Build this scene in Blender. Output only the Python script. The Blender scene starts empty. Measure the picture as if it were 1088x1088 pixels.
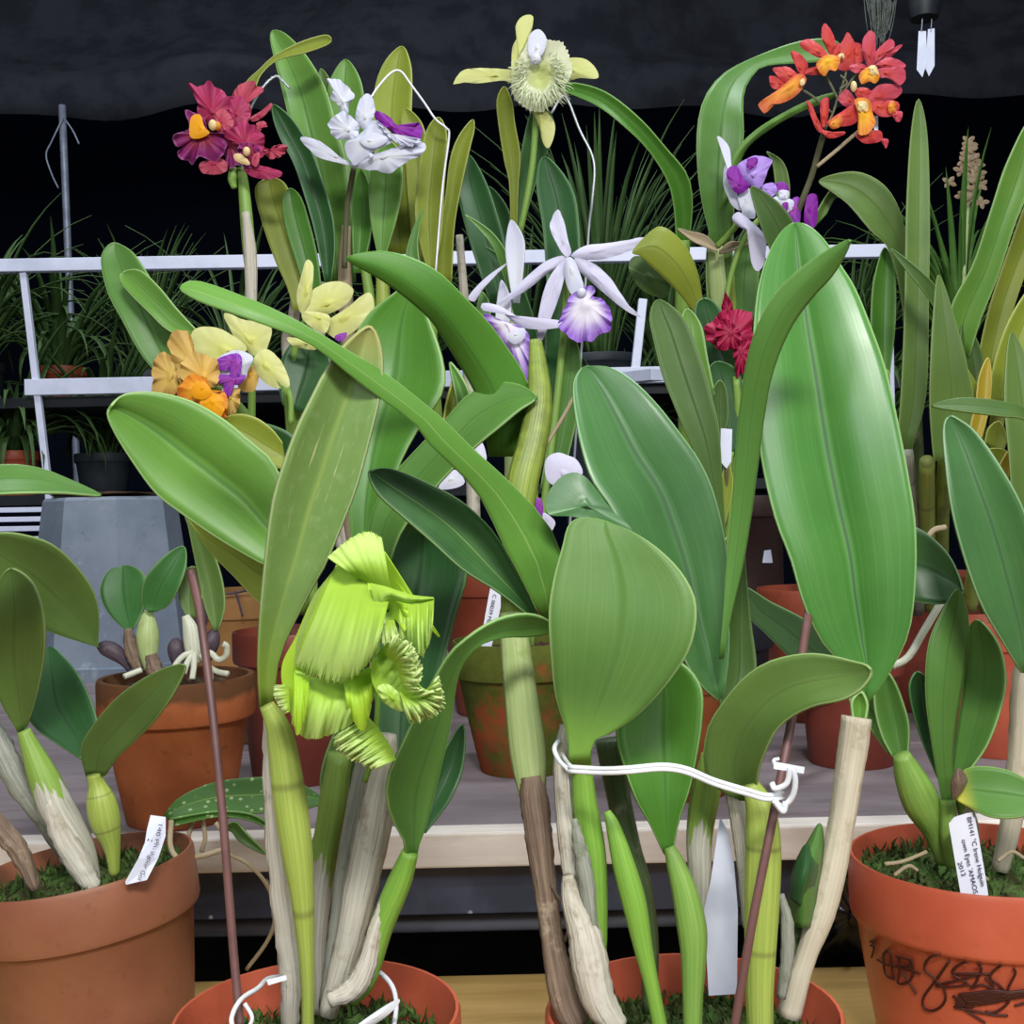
import bpy, bmesh, math, random
from mathutils import Vector, Matrix
SC = bpy.context.scene
COL = SC.collection
F = 1250.0
CAM = Vector((0, 0, 1.25))
ROLL = math.radians(1.3)
RIGHT = Vector((math.cos(ROLL), 0, -math.sin(ROLL)))
UP = Vector((math.sin(ROLL), 0, math.cos(ROLL)))
FWD = Vector((0, 1, 0))
SHELF = CAM.z - .245      # upper bench board
PLANK = CAM.z - .355      # lower front plank
rnd = random.Random(7)

def pt(x, y, Y):
    """point at distance Y along the viewing direction"""
    return CAM + Y * (FWD + RIGHT * ((x - 544) / F) - UP * ((y - 544) / F))

def P(s):
    if not isinstance(s, str): return [tuple(map(float, q)) for q in s]
    return [tuple(float(v) for v in q.split(',')) for q in s.split()]

# ---------------------------------------------------------------- curves
def cr(p, t, closed=False):
    """catmull-rom on list of tuples, t in 0..1"""
    n = len(p)
    if n == 1: return tuple(p[0])
    segs = n if closed else n - 1
    f = min(max(t, 0), 1) * segs
    i = min(int(f), segs - 1); u = f - i
    if closed:
        a, b, c, d = p[(i-1) % n], p[i % n], p[(i+1) % n], p[(i+2) % n]
    else:
        b, c = p[i], p[i+1]
        a = p[i-1] if i > 0 else tuple(2*b[k]-c[k] for k in range(len(b)))
        d = p[i+2] if i+2 < n else tuple(2*c[k]-b[k] for k in range(len(b)))
    return tuple(.5*((2*b[k]) + (c[k]-a[k])*u + (2*a[k]-5*b[k]+4*c[k]-d[k])*u*u + (3*b[k]-a[k]-3*c[k]+d[k])*u**3) for k in range(len(b)))

def resample(p, n, closed=False, smooth=True, after=None):
    """n points at equal arc length (n+1 with both ends if open)"""
    M_ = max(200, 20*len(p))
    if smooth and after is not None:
        q = list(p)+[after]; k = (len(p)-1)/len(p)
        d = [cr(q, min(i/M_*k, k), False) for i in range(M_+1)]
    elif smooth: d = [cr(p, i/M_, closed) for i in range(M_+1)]
    else:
        q = list(p) + ([p[0]] if closed else []); d = []
        for i in range(M_+1):
            f = i/M_*(len(q)-1); k = min(int(f), len(q)-2); u = f-k
            d.append(tuple(q[k][j]*(1-u)+q[k+1][j]*u for j in range(len(q[k]))))
    acc = [0]
    for i in range(M_): acc.append(acc[-1] + math.hypot(d[i+1][0]-d[i][0], d[i+1][1]-d[i][1]) + 1e-9)
    out = []; k = 0
    tot = acc[-1]
    cnt = n if closed else n + 1
    for i in range(cnt):
        s = tot * i / n
        while k < M_-1 and acc[k+1] < s: k += 1
        u = (s-acc[k])/(acc[k+1]-acc[k])
        u = min(max(u, 0), 1)
        out.append(tuple(d[k][j]*(1-u)+d[k+1][j]*u for j in range(len(d[k]))))
    return out

def lst(Y): return [(float(v),) for v in Y] if isinstance(Y, (tuple, list)) else [(float(Y),)]
def yat(Y, t): return cr(lst(Y), t)[0]

# ---------------------------------------------------------------- objects
WL = {}
def wl(o): return WL.get(o.name, Vector((0, 0, 0))) if o else Vector((0, 0, 0))

def mk(name, verts, faces, mat, par=None, uv=None, solid=0, smooth=True, offset=0):
    me = bpy.data.meshes.new(name)
    w = wl(par)
    me.from_pydata([tuple(Vector(v) - w) for v in verts], [], faces)
    if uv:
        l = me.uv_layers.new(name='UVMap')
        for lp in me.loops: l.data[lp.index].uv = uv[lp.vertex_index]
    if smooth: me.polygons.foreach_set('use_smooth', [True]*len(me.polygons))
    me.update()
    o = bpy.data.objects.new(name, me); COL.objects.link(o)
    if par: o.parent = par
    WL[o.name] = w
    if mat: me.materials.append(mat)
    if solid:
        s = o.modifiers.new('thickness', 'SOLIDIFY'); s.thickness = solid; s.offset = offset
    return o

def thing(name, label, cat, loc, group=None):
    o = bpy.data.objects.new(name, None); COL.objects.link(o)
    o.empty_display_size = .02
    o.location = loc; WL[o.name] = Vector(loc)
    o['label'] = label; o['category'] = cat
    if group: o['group'] = group
    return o

def tag(o, label, cat, group=None, kind=None):
    if label: o['label'] = label
    if cat: o['category'] = cat
    if group: o['group'] = group
    if kind: o['kind'] = kind
    return o

def sub(name, par, loc):
    o = bpy.data.objects.new(name, None); COL.objects.link(o); o.empty_display_size = .01
    o.parent = par; o.location = Vector(loc) - wl(par); WL[o.name] = Vector(loc)
    return o

# ---------------------------------------------------------------- organic builders
def leaf(par, L, R, Y, mat, fold=.005, dl=0, dr=0, mid=.5, name='leaf', n=26, m=10, th=.0013, ruf=0, rk=4, label=None, bow=1.4, conv=0):
    L, R = P(L), P(R)
    A, B = resample(L, 6*n, after=R[-2]), resample(R, 6*n, after=L[-2])
    tt = [1-(1-i/n)**1.45 for i in range(n+1)]
    def pick(Q, t):
        f = t*6*n; k = min(int(f), 6*n-1); u = f-k
        return (Q[k][0]*(1-u)+Q[k+1][0]*u, Q[k][1]*(1-u)+Q[k+1][1]*u)
    A, B = [pick(A, t) for t in tt], [pick(B, t) for t in tt]
    wid = [math.hypot(A[i][0]-B[i][0], A[i][1]-B[i][1]) for i in range(n+1)]
    wm = max(wid) or 1
    V, U = [], []
    for i in range(n):
        t = tt[i]; w = wid[i]/wm; y0 = yat(Y, t)
        a, b = A[i], B[i]; mm = (a[0]*(1-mid)+b[0]*mid, a[1]*(1-mid)+b[1]*mid)
        for j in range(m+1):
            u = j/m; s = 2*u-1
            if u < .5: k = u*2; x = a[0]*(1-k)+mm[0]*k; y = a[1]*(1-k)+mm[1]*k
            else: k = u*2-1; x = mm[0]*(1-k)+b[0]*k; y = mm[1]*(1-k)+b[1]*k
            d = y0 + fold*w*(1-abs(s)**bow) + w*(dl*(1-u)+dr*u)
            if conv: d -= conv*w*math.sin(math.pi*abs(s)**.8)
            if ruf: d += ruf*abs(s)**2*math.sin(t*rk*6.283+(1.7 if s > 0 else 0))
            V.append(pt(x, y, d)); U.append((u, t))
    V.append(pt(A[n][0], A[n][1], yat(Y, 1))); U.append((.5, 1))
    Fc = []
    for i in range(n-1):
        for j in range(m):
            k = i*(m+1)+j
            Fc.append((k, k+1, k+m+2, k+m+1))
    k = (n-1)*(m+1); T = len(V)-1
    for j in range(m): Fc.append((k+j, k+j+1, T))
    o = mk(name, V, Fc, mat, par, U, solid=th)
    if label: o['label'] = label
    return o

FLC = {}
def fan(par, pts, Y, mat, name='petal', c=None, bulge=.004, tx=0, ty=0, ruf=0, rk=7, jag=0, jn=0, rings=6, n=56, th=.0007, sm=True, seed=0, label=None, power=2.0, grow=0, wav=None):
    """a petal from its rim: rings from a centre to the rim, cupped by bulge (+ = centre nearer), tilted by tx, ty (metres per 100 px)"""
    p = P(pts)
    rg = random.Random(seed*13+len(p))
    if jag and not jn: jn = n
    if wav is None: wav = min(.09, ruf*(1.8 if ruf >= .002 else 1)*14)
    B = resample(p, max(n, jn), True, sm); n = len(B)
    if c is None:
        c = (sum(q[0] for q in B)/n, sum(q[1] for q in B)/n)
        fc = FLC.get(par.name) if par else None
        if fc:
            nr = min(B, key=lambda q: math.hypot(q[0]-fc[0], q[1]-fc[1]))
            c = (c[0]*.62+nr[0]*.38, c[1]*.62+nr[1]*.38)
    if grow: B = [(c[0]+(q[0]-c[0])*(1+grow), c[1]+(q[1]-c[1])*(1+grow)) for q in B]
    V, U = [pt(c[0], c[1], Y-bulge)], [(.5, 0)]
    ph = rg.random()*6
    sz = sum(math.hypot(q[0]-c[0], q[1]-c[1]) for q in B)/n
    wob = .085*sz*Y/F; wa, wb, wc = rg.uniform(-1, 1), rg.uniform(-1, 1), rg.random()*6
    bulge = bulge*.38
    if ruf >= .002: ruf = ruf*1.8
    js = [(1 + jag*(rg.random()**1.5*1.3+.1)*(1 if i % 2 else -1)) for i in range(n)] if jag else [1]*n
    for r in range(1, rings+1):
        f = r/rings
        for i in range(n):
            g = f*(1+(js[i]-1)*max(0, f-.55)/.45)
            if wav:
                q = 6.283*i/n
                g *= 1+wav*f*(.6*math.sin(5*q+ph)+.5*math.sin(9*q+ph*2)+.45*math.sin(14*q+ph*3)*math.sin(2*q+ph))
            x = c[0]+(B[i][0]-c[0])*g; y = c[1]+(B[i][1]-c[1])*g
            d = Y - bulge*(1-f**power) + tx*(x-c[0])/100 + ty*(y-c[1])/100
            ex, ey = (x-c[0])/sz, (y-c[1])/sz
            d += wob*(math.sin(1.9*(ex*wa+ey*wb)*1.4+wc)+.6*math.sin(2.6*(ex*wb-ey*wa)+wc*2))*f*f
            if ruf:
                a = i/n*6.283
                d += ruf*f**3*(.6*math.sin(a*rk+ph)+.45*math.sin(a*round(rk*1.7)+ph*2)*math.sin(a*2+ph)+.4*math.sin(a*round(rk*2.6)+ph*3)*math.sin(a*3+ph*2))
            V.append(pt(x, y, d)); U.append((i/n, f))
    Fc = [(0, 1+i, 1+(i+1) % n) for i in range(n)]
    for r in range(1, rings):
        for i in range(n):
            a = 1+(r-1)*n+i; b = 1+(r-1)*n+(i+1) % n
            Fc.append((a, a+n, b+n, b))
    o = mk(name, V, Fc, mat, par, U, solid=min(th, .04*sz*Y/F))
    o.modifiers.new('rim', 'EDGE_SPLIT').split_angle = math.radians(60)
    if label: o['label'] = label
    return o

def sheet(par, A, B, Ya, Yb, mat, name='petal', n=60, m=12, bulge=.006, ruf=.003, k=7, jag=0, seed=0, th=.0006, curl=0, droop=1.0):
    """a draped petal between the line where it is attached (A) and its free hem (B)"""
    A, B = resample(P(A), n), resample(P(B), n)
    rg = random.Random(seed*31+n+len(name)); ph = [rg.random()*6.283 for _ in range(8)]; kk = [k*rg.uniform(.5, .7), k, k*rg.uniform(1.5, 1.9), k*rg.uniform(2.4, 3)]
    js = []
    for i in range(n+1):
        js.append(jag*(rg.random()**1.4) if i % 2 else -jag*.35*rg.random())
    V, U, Fc = [], [], []
    for r in range(m+1):
        t = r/m
        for i in range(n+1):
            a = i/n
            g = t*(1+js[i]*max(0, (t-.72)/.28))
            x = A[i][0]+(B[i][0]-A[i][0])*g; y = A[i][1]+(B[i][1]-A[i][1])*g
            w = sum(c*math.sin(6.283*q*a+p+2.2*t*s) for c, q, p, s in ((.5, kk[0], ph[0], 1), (.5, kk[1], ph[1], -1), (.3, kk[2], ph[2], .6), (.22, kk[3], ph[3], 0)))
            d = yat(Ya, a)*(1-t)+yat(Yb, a)*t - bulge*math.sin(math.pi*min(1, t*.9)) + ruf*t**1.6*w + curl*max(0, t-.75)**2*16
            V.append(pt(x, y, d)); U.append((a, t))
    for r in range(m):
        for i in range(n):
            q = r*(n+1)+i
            Fc.append((q, q+1, q+n+2, q+n+1))
    o = mk(name, V, Fc, mat, par, U, solid=th)
    o.modifiers.new('rim', 'EDGE_SPLIT').split_angle = math.radians(60)
    return o

def crop(s, x0, y0, k):
    return [(x0+a/k, y0+b/k) for a, b in P(s)]

def tube3(par, pts, mat, name='stem', n=None, sides=12, noise=0, rg=None, flat=1.0):
    """pts: world points with radius (x,y,z,r)"""
    n = n or max(8, 5*len(pts))
    C = [cr(pts, i/n) for i in range(n+1)]
    V, U, Fc = [], [], []
    rg = rg or rnd
    prevN = None
    for i in range(n+1):
        a = Vector(C[max(0, i-1)][:3]); b = Vector(C[min(n, i+1)][:3]); T = (b-a)
        T = T.normalized() if T.length > 1e-9 else Vector((0, 0, 1))
        if prevN is None:
            ref = Vector((0, 1, 0)) if abs(T.y) < .9 else Vector((1, 0, 0))
            N = (ref - T*ref.dot(T)).normalized()
        else: N = (prevN - T*prevN.dot(T)).normalized()
        prevN = N; Bn = T.cross(N)
        c = Vector(C[i][:3]); r = max(C[i][3], 1e-5)
        for j in range(sides):
            q = 6.28318*j/sides
            rr = r*(1+noise*(rg.random()-.5))
            V.append(c + Bn*math.cos(q)*rr + N*math.sin(q)*rr*flat); U.append((j/sides, i/n))
    for i in range(n):
        for j in range(sides):
            a = i*sides+j; b = i*sides+(j+1) % sides
            Fc.append((a, b, b+sides, a+sides))
    Fc.append(tuple(range(sides-1, -1, -1))); Fc.append(tuple(n*sides+j for j in range(sides)))
    return mk(name, V, Fc, mat, par, U)

def tube(par, pts, Y, mat, name='pseudobulb', **k):
    p = P(pts); out = []
    for i, (x, y, r) in enumerate(p):
        d = yat(Y, i/max(1, len(p)-1)); q = pt(x, y, d)
        out.append((q.x, q.y, q.z, r*d/F))
    return tube3(par, out, mat, name, **k)

def line(par, pts, r, Y, mat, name='wire', **k):
    return tube(par, [(a, b, r) for a, b in P(pts)], Y, mat, name, **k)

def ball(par, x, y, Y, rx, ry, mat, name, rz=None):
    c = pt(x, y, Y); k = Y/F; rz = rz or min(rx, ry)
    V, Fc, U = [], [], []
    N, S = 8, 12
    for i in range(N+1):
        a = math.pi*i/N
        for j in range(S):
            b = 6.28318*j/S
            V.append(c + Vector((rx*k*math.sin(a)*math.cos(b), rz*k*math.sin(a)*math.sin(b), ry*k*math.cos(a)))); U.append((j/S, i/N))
    for i in range(N):
        for j in range(S):
            Fc.append((i*S+j, i*S+(j+1) % S, (i+1)*S+(j+1) % S, (i+1)*S+j))
    return mk(name, V, Fc, mat, par, U)

def box(name, x0, x1, y0, y1, z0, z1, mat, par=None, bev=.001):
    V = [(x, y, z) for x in (x0, x1) for y in (y0, y1) for z in (z0, z1)]
    Fc = [(0, 1, 3, 2), (4, 6, 7, 5), (0, 4, 5, 1), (2, 3, 7, 6), (0, 2, 6, 4), (1, 5, 7, 3)]
    o = mk(name, V, Fc, mat, par, smooth=False)
    if bev:
        b = o.modifiers.new('b', 'BEVEL'); b.width = bev; b.segments = 2
    return o

def bar(par, a, b, w, h, mat, name):
    """square bar between world points a, b"""
    a, b = Vector(a), Vector(b); T = (b-a).normalized()
    ref = Vector((0, 1, 0)) if abs(T.y) < .9 else Vector((0, 0, 1))
    S = T.cross(ref).normalized(); N = S.cross(T)
    V = []
    for c in (a, b):
        for sx, sy in ((-1, -1), (1, -1), (1, 1), (-1, 1)): V.append(c+S*w/2*sx+N*h/2*sy)
    Fc = [(3, 2, 1, 0), (4, 5, 6, 7)] + [(i, (i+1) % 4, 4+(i+1) % 4, 4+i) for i in range(4)]
    o = mk(name, V, Fc, mat, par, smooth=False)
    bb = o.modifiers.new('b', 'BEVEL'); bb.width = .0012; bb.segments = 2
    return o

class Pot:
    pass
def pot(par, loc, r, rb, h, mat, band=.03, out=.004, tilt=0, name='pot', soil=.018, soilmat=None, wall=.003, moss=0, seed=1, blade=.012, n=48):
    """lathed flower pot; loc = base centre"""
    loc = Vector(loc)
    rl = r-out
    prof = [(0, 0), (rb*.97, 0), (rb, .002), (rb+(rl-rb)*.5, (h-band)*.5), (rl-.001, h-band-.001), (rl, h-band), (r-.001, h-band+.001), (r, h-band+.004), (r, h-.003), (r-.001, h), (r-wall+.0005, h), (r-wall, h-.002), (rl-wall, h-band), (rl-wall-.002, h-soil-.02), (0, h-soil-.02)]
    R_ = Matrix.Rotation(tilt, 4, 'Y')
    V, U, Fc = [], [], []
    for k, (a, z) in enumerate(prof):
        for j in range(n):
            q = 6.28318*j/n
            V.append(loc + R_ @ Vector((a*math.cos(q), a*math.sin(q), z))); U.append((j/n, z/h))
    for k in range(len(prof)-1):
        for j in range(n):
            a = k*n+j; b = k*n+(j+1) % n
            Fc.append((a, b, b+n, a+n))
    o = mk(name, V, Fc, mat, par, U)
    o.modifiers.new('e', 'EDGE_SPLIT').split_angle = math.radians(50)
    p = Pot(); p.loc, p.r, p.rb, p.h, p.rl, p.band, p.R, p.o = loc, r, rb, h, rl, band, R_, o
    if soilmat:
        rg = random.Random(seed)
        rs = r-wall-.0015 if soil < band else rl-wall
        V, U, Fc = [], [], []
        K = 9
        hh = {}
        for i in range(K+1):
            for j in range(36):
                q = 6.28318*j/36; a = rs*i/K
                z = h-soil+.004*math.sin(9*q+i)*math.sin(i*.9)*(1 if i else 0)+(rg.random()-.5)*.005+.006*(1-(i/K)**2)
                V.append(loc + R_ @ Vector((a*math.cos(q), a*math.sin(q), z))); U.append((j/36, i/K))
        for i in range(K):
            for j in range(36):
                Fc.append((i*36+j, i*36+(j+1) % 36, (i+1)*36+(j+1) % 36, (i+1)*36+j))
        for b in range(moss):
            q = rg.random()*6.283; a = rs*math.sqrt(rg.random())*.97
            base = loc + R_ @ Vector((a*math.cos(q), a*math.sin(q), h-soil+.003))
            hgt = blade*(.4+rg.random()); d = Vector((rg.gauss(0, .55), rg.gauss(0, .55), 1)).normalized()*hgt
            s = Vector((rg.gauss(0, 1), rg.gauss(0, 1), rg.gauss(0, .4))).normalized()*(.0007+.0009*rg.random())
            k = len(V); e = Vector((d.y, -d.x, 0))*.3
            V += [base-s, base+s, base+d*.55+s*.9+e, base+d*.55-s*.9+e, base+d]; U += [(rg.random(), rg.random())]*5
            Fc += [(k, k+1, k+2, k+3), (k+3, k+2, k+4)]
        p.soil = mk('potting_moss', V, Fc, soilmat, par, U)
    return p

def on_pot(p, x, y, lift=.0006):
    """first hit of the view ray through a pixel with the pot's outer wall"""
    best = None
    inv = p.R.transposed()
    Y0 = p.loc.y - p.r*1.3
    for i in range(700):
        Y = Y0 + i*p.r*1.4/700
        q = inv @ (pt(x, y, Y) - p.loc)
        z = q.z
        rr = p.r if z > p.h-p.band else p.rb+(p.rl-p.rb)*max(0, min(1, z/(p.h-p.band)))
        if math.hypot(q.x, q.y) <= rr+lift: return pt(x, y, Y)
    return None

def plate(name, pts, Y, mat, par=None, th=.0009, bend=0):
    """a flat plate with real thickness; outline in the picture, corners at depth Y (or list)"""
    p = P(pts); n = len(p)
    ys = Y if isinstance(Y, (list, tuple)) else [Y]*n
    V = [pt(a, b, ys[i]) for i, (a, b) in enumerate(p)] + [pt(a, b, ys[i]+th) for i, (a, b) in enumerate(p)]
    Fc = [tuple(range(n)), tuple(range(2*n-1, n-1, -1))] + [(i, i+n, (i+1) % n+n, (i+1) % n) for i in range(n)]
    return mk(name, V, Fc, mat, par, smooth=False)

def lettering(par, text, a, b, Y, hpx, mat, name='lettering', Yb=None, fit=True):
    """text from pixel a towards pixel b, at depth Y"""
    A, B = pt(a[0], a[1], Y), pt(b[0], b[1], Yb or Y)
    X = (B-A).normalized(); N = Vector((0, -1, 0)); N = (N - X*N.dot(X)).normalized(); Yv = N.cross(X)
    cu = bpy.data.curves.new(name, 'FONT'); cu.body = text; cu.size = hpx*Y/F*1.35; cu.extrude = .00004
    o = bpy.data.objects.new(name, cu); COL.objects.link(o)
    cu.materials.append(mat)
    M_ = Matrix((X, Yv, N)).transposed().to_4x4()
    M_.translation = A + N*.0003 - wl(par)
    if fit:
        bpy.context.view_layer.update()
        wdt = o.dimensions.x or 1
        M_ = M_ @ Matrix.Diagonal((min(1.6, (B-A).length/wdt), 1, 1, 1))
    me = bpy.data.meshes.new_from_object(o.evaluated_get(bpy.context.evaluated_depsgraph_get()))
    bpy.data.objects.remove(o)
    o = bpy.data.objects.new(name, me); COL.objects.link(o); o.parent = par
    o.matrix_local = M_
    return o

def strap_clump(par, base, n, length, spread, width, mat, seed, name='foliage', up=1.0, droop=.8):
    """arching strap leaves from one crown, one mesh"""
    rg = random.Random(seed); V, U, Fc = [], [], []
    base = Vector(base)
    for i in range(n):
        q = rg.random()*6.283; L = length*(.55+.6*rg.random()); lean = spread*(.3+.9*rg.random())
        dirv = Vector((math.cos(q), math.sin(q)*.8, 0)); side = Vector((-dirv.y, dirv.x, 0)).normalized()
        w = width*(.7+.6*rg.random()); k0 = len(V); K = 9
        st = base + dirv*rg.random()*.03
        pos = st.copy(); ang = math.radians(90)*up - lean*.35
        for s in range(K+1):
            t = s/K; ww = w*(min(1, .45+t*2))*(1-t**3)
            V += [pos-side*ww/2+Vector((0, 0, ww*.2)), pos, pos+side*ww/2+Vector((0, 0, ww*.2))]; U += [(0, t), (.5, t), (1, t)]
            pos = pos + (dirv*math.cos(ang)+Vector((0, 0, math.sin(ang))))*L/K
            ang -= lean*droop/K*2*(.4+t)
        for s in range(K):
            a = k0+s*3
            Fc += [(a, a+1, a+4, a+3), (a+1, a+2, a+5, a+4)]
    return mk(name, V, Fc, mat, par, U, solid=.0008)
# ---------------------------------------------------------------- materials
def lin(c):
    if isinstance(c, str): c = [int(c[i:i+2], 16)/255 for i in (0, 2, 4)]
    return tuple((v/12.92 if v <= .04045 else ((v+.055)/1.055)**2.4) for v in c) + (1,)

class NT:
    def __init__(s, name):
        s.m = bpy.data.materials.new(name); s.m.use_nodes = True
        s.t = s.m.node_tree; s.t.nodes.clear()
        s.out = s.t.nodes.new('ShaderNodeOutputMaterial')
    def n(s, typ, **k):
        o = s.t.nodes.new('ShaderNode'+typ)
        for a, v in k.items(): setattr(o, a, v)
        return o
    def l(s, a, b): s.t.links.new(a, b)
    def val(s, sock, v):
        if hasattr(v, 'is_output') or isinstance(v, bpy.types.NodeSocket): s.l(v, sock)
        else: sock.default_value = v
    def math(s, op, a, b=0, c=0, clamp=False):
        o = s.n('Math', operation=op, use_clamp=clamp)
        s.val(o.inputs[0], a); s.val(o.inputs[1], b); s.val(o.inputs[2], c)
        return o.outputs[0]
    def step(s, x, a, b):
        o = s.n('MapRange', interpolation_type='SMOOTHSTEP'); s.val(o.inputs[0], x)
        o.inputs[1].default_value = a; o.inputs[2].default_value = b
        return o.outputs[0]
    def mix(s, f, a, b):
        o = s.n('Mix', data_type='RGBA'); s.val(o.inputs[0], f)
        s.val(o.inputs[6], lin(a) if isinstance(a, str) else a); s.val(o.inputs[7], lin(b) if isinstance(b, str) else b)
        return o.outputs[2]
    def noise(s, scale, detail=3, rough=.5, vec=None, sc=None):
        o = s.n('TexNoise'); o.inputs['Scale'].default_value = scale; o.inputs['Detail'].default_value = detail; o.inputs['Roughness'].default_value = rough
        if vec is None:
            vec = s.n('TexCoord').outputs['Object']
        if sc:
            mp = s.n('Mapping'); mp.inputs['Scale'].default_value = sc; s.l(vec, mp.inputs[0]); vec = mp.outputs[0]
        s.l(vec, o.inputs['Vector'])
        return o.outputs['Fac']
    def uv(s):
        u = s.n('UVMap'); sp = s.n('SeparateXYZ'); s.l(u.outputs[0], sp.inputs[0])
        return u.outputs[0], sp.outputs[0], sp.outputs[1]
    def bump(s, h, strength=.2, dist=.001):
        b = s.n('Bump'); b.inputs['Strength'].default_value = strength; b.inputs['Distance'].default_value = dist; s.l(h, b.inputs['Height'])
        return b.outputs[0]
    def done(s, col, rough=.5, normal=None, trans=0, tcol=None, spec=.5, metal=0, coat=0, alpha=None):
        p = s.n('BsdfPrincipled')
        s.val(p.inputs['Base Color'], lin(col) if isinstance(col, str) else col)
        s.val(p.inputs['Roughness'], rough); p.inputs['Specular IOR Level'].default_value = spec; p.inputs['Metallic'].default_value = metal
        if coat: p.inputs['Coat Weight'].default_value = coat; p.inputs['Coat Roughness'].default_value = .25
        if normal: s.l(normal, p.inputs['Normal'])
        o = p.outputs[0]
        if trans:
            t = s.n('BsdfTranslucent'); s.val(t.inputs[0], tcol if tcol is not None else (lin(col) if isinstance(col, str) else col))
            mx = s.n('MixShader'); mx.inputs[0].default_value = trans; s.l(o, mx.inputs[1]); s.l(t.outputs[0], mx.inputs[2]); o = mx.outputs[0]
        s.l(o, s.out.inputs[0])
        return s.m

def leafmat(name, c, c2, edge=None, mid=None, rough=.36, spec=.36, trans=.12, mott=0.6, base=None, scar=0, spots=0, spotc='c9d8a0', tipc=None, mottc=None, midw=.035):
    dk = lambda h: None if h is None else ''.join('%02x' % int(int(h[i:i+2], 16)*k) for i, k in ((0, .9), (2, .885), (4, .76)))
    c, c2, mid = dk(c), dk(c2), dk(mid)
    t = NT(name); uvv, u, v = t.uv()
    n1 = t.step(t.noise(22, 4), .35, .68)
    col = t.mix(t.math('MULTIPLY', n1, mott), c, c2)
    n2 = t.noise(160, 3, .6)
    col = t.mix(t.math('MULTIPLY', t.step(n2, .5, .8), .25), col, mottc or c2)
    # long veins
    vs = t.noise(1, 2, .5, uvv, (46, 1.6, 1))
    col = t.mix(t.math('MULTIPLY', t.step(vs, .45, .7), .07), col, edge or c)
    a = t.math('ABSOLUTE', t.math('SUBTRACT', u, .5))
    if mid: col = t.mix(t.math('MULTIPLY', t.math('SUBTRACT', 1, t.step(a, midw*.25, midw)), .75), col, mid)
    if edge: col = t.mix(t.math('MULTIPLY', t.step(a, .478, .497), .8), col, edge)
    if base: col = t.mix(t.math('SUBTRACT', 1, t.step(v, .02, .3)), col, base)
    if tipc: col = t.mix(t.step(v, .82, 1), col, tipc)
    if scar:
        s1 = t.noise(1, 5, .65, uvv, (26, 5, 1)); s2 = t.noise(9, 3)
        f = t.math('MULTIPLY', t.step(s1, .60, .68), t.step(s2, .4, .62))
        col = t.mix(t.math('MULTIPLY', f, scar), col, 'cfc99a')
    if spots:
        vo = t.n('TexVoronoi'); vo.inputs['Scale'].default_value = 170; t.l(t.n('TexCoord').outputs['Object'], vo.inputs[0])
        col = t.mix(t.math('MULTIPLY', t.math('SUBTRACT', 1, t.step(vo.outputs[0], .12, .3)), spots), col, spotc)
    h = t.math('ADD', t.math('MULTIPLY', vs, .6), t.math('MULTIPLY', n2, .4))
    r = t.math('ADD', rough, t.math('MULTIPLY', t.noise(60, 3), .14))
    r = t.math('ADD', r, t.math('MULTIPLY', t.math('SUBTRACT', 1, t.step(a, .01, .06)), .3))
    return t.done(col, r, t.bump(h, .12, .0005), trans, spec=spec)

def petalmat(name, cin, cout, a=.2, b=.9, streak=None, sfreq=30, trans=.25, rough=.5, edge=None, ea=.93, samt=.22, noise=.25, dark=None):
    t = NT(name); uvv, u, v = t.uv()
    n1 = t.noise(70, 3)
    f = t.math('ADD', v, t.math('MULTIPLY', t.math('SUBTRACT', n1, .5), noise))
    col = t.mix(t.step(f, a, b), cin, cout)
    s = t.noise(1, 2, .5, uvv, (sfreq, 1.2, 1))
    if streak: col = t.mix(t.math('MULTIPLY', t.math('MULTIPLY', t.step(s, .5, .62), t.step(v, a, b)), samt), col, streak)
    if edge: col = t.mix(t.step(v, ea-.05, ea), col, edge)
    return t.done(col, rough, t.bump(t.math('MULTIPLY', s, t.step(v, .2, .6)), .3, .0008), trans, spec=.3)

def plain(name, c, rough=.5, c2=None, scale=40, spec=.5, metal=0, bump=0, trans=0, sc=None, lo=.4, hi=.65, coat=0):
    t = NT(name)
    col = lin(c)
    nz = t.noise(scale, 4, .6, None, sc)
    if c2: col = t.mix(t.step(nz, lo, hi), c, c2)
    return t.done(col, rough, t.bump(nz, bump, .002) if bump else None, trans, spec=spec, metal=metal, coat=coat)

# leaves
G = {}
G['mid'] = leafmat('leaf_mid_green', '5d8f49', '50803f', '92b470', '4a7a3b', trans=.1)
G['blue'] = leafmat('leaf_blue_green', '4d8050', '416f49', '86ac7a', '35603f', rough=.33, trans=.08, spec=.48)
G['giant'] = leafmat('leaf_giant_glossy', '4f8c44', '437e40', '94b878', '24502c', rough=.27, trans=.06, spec=.5, midw=.022)
G['broad'] = leafmat('leaf_broad_matt', '628e4c', '568242', '94b070', '55803e', rough=.45, trans=.1, base='7fae4a')
G['arch'] = leafmat('leaf_arching', '68a048', '5a9240', 'a0c07c', '98bc70', rough=.38, trans=.15, midw=.02)
G['bright'] = leafmat('leaf_bright_green', '58943a', '4b8632', '8ab464', '447a30', rough=.34, trans=.2)
G['light'] = leafmat('leaf_light_green', '6ea24c', '609646', 'a2c280', '4d823e', rough=.34, trans=.12)
G['dark'] = leafmat('leaf_dark_green', '2f6035', '244f2c', '5f8a52', '1f4426', rough=.36, trans=.06)
G['dark2'] = leafmat('leaf_dark_mottled', '3a6a34', '27512b', '7fa468', '7ba062', rough=.4, trans=.05, mott=1, mottc='1f4426', midw=.022)
G['olive'] = leafmat('leaf_olive', '648646', '557640', '8ca464', '5a7636', rough=.46, trans=.1)
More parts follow.
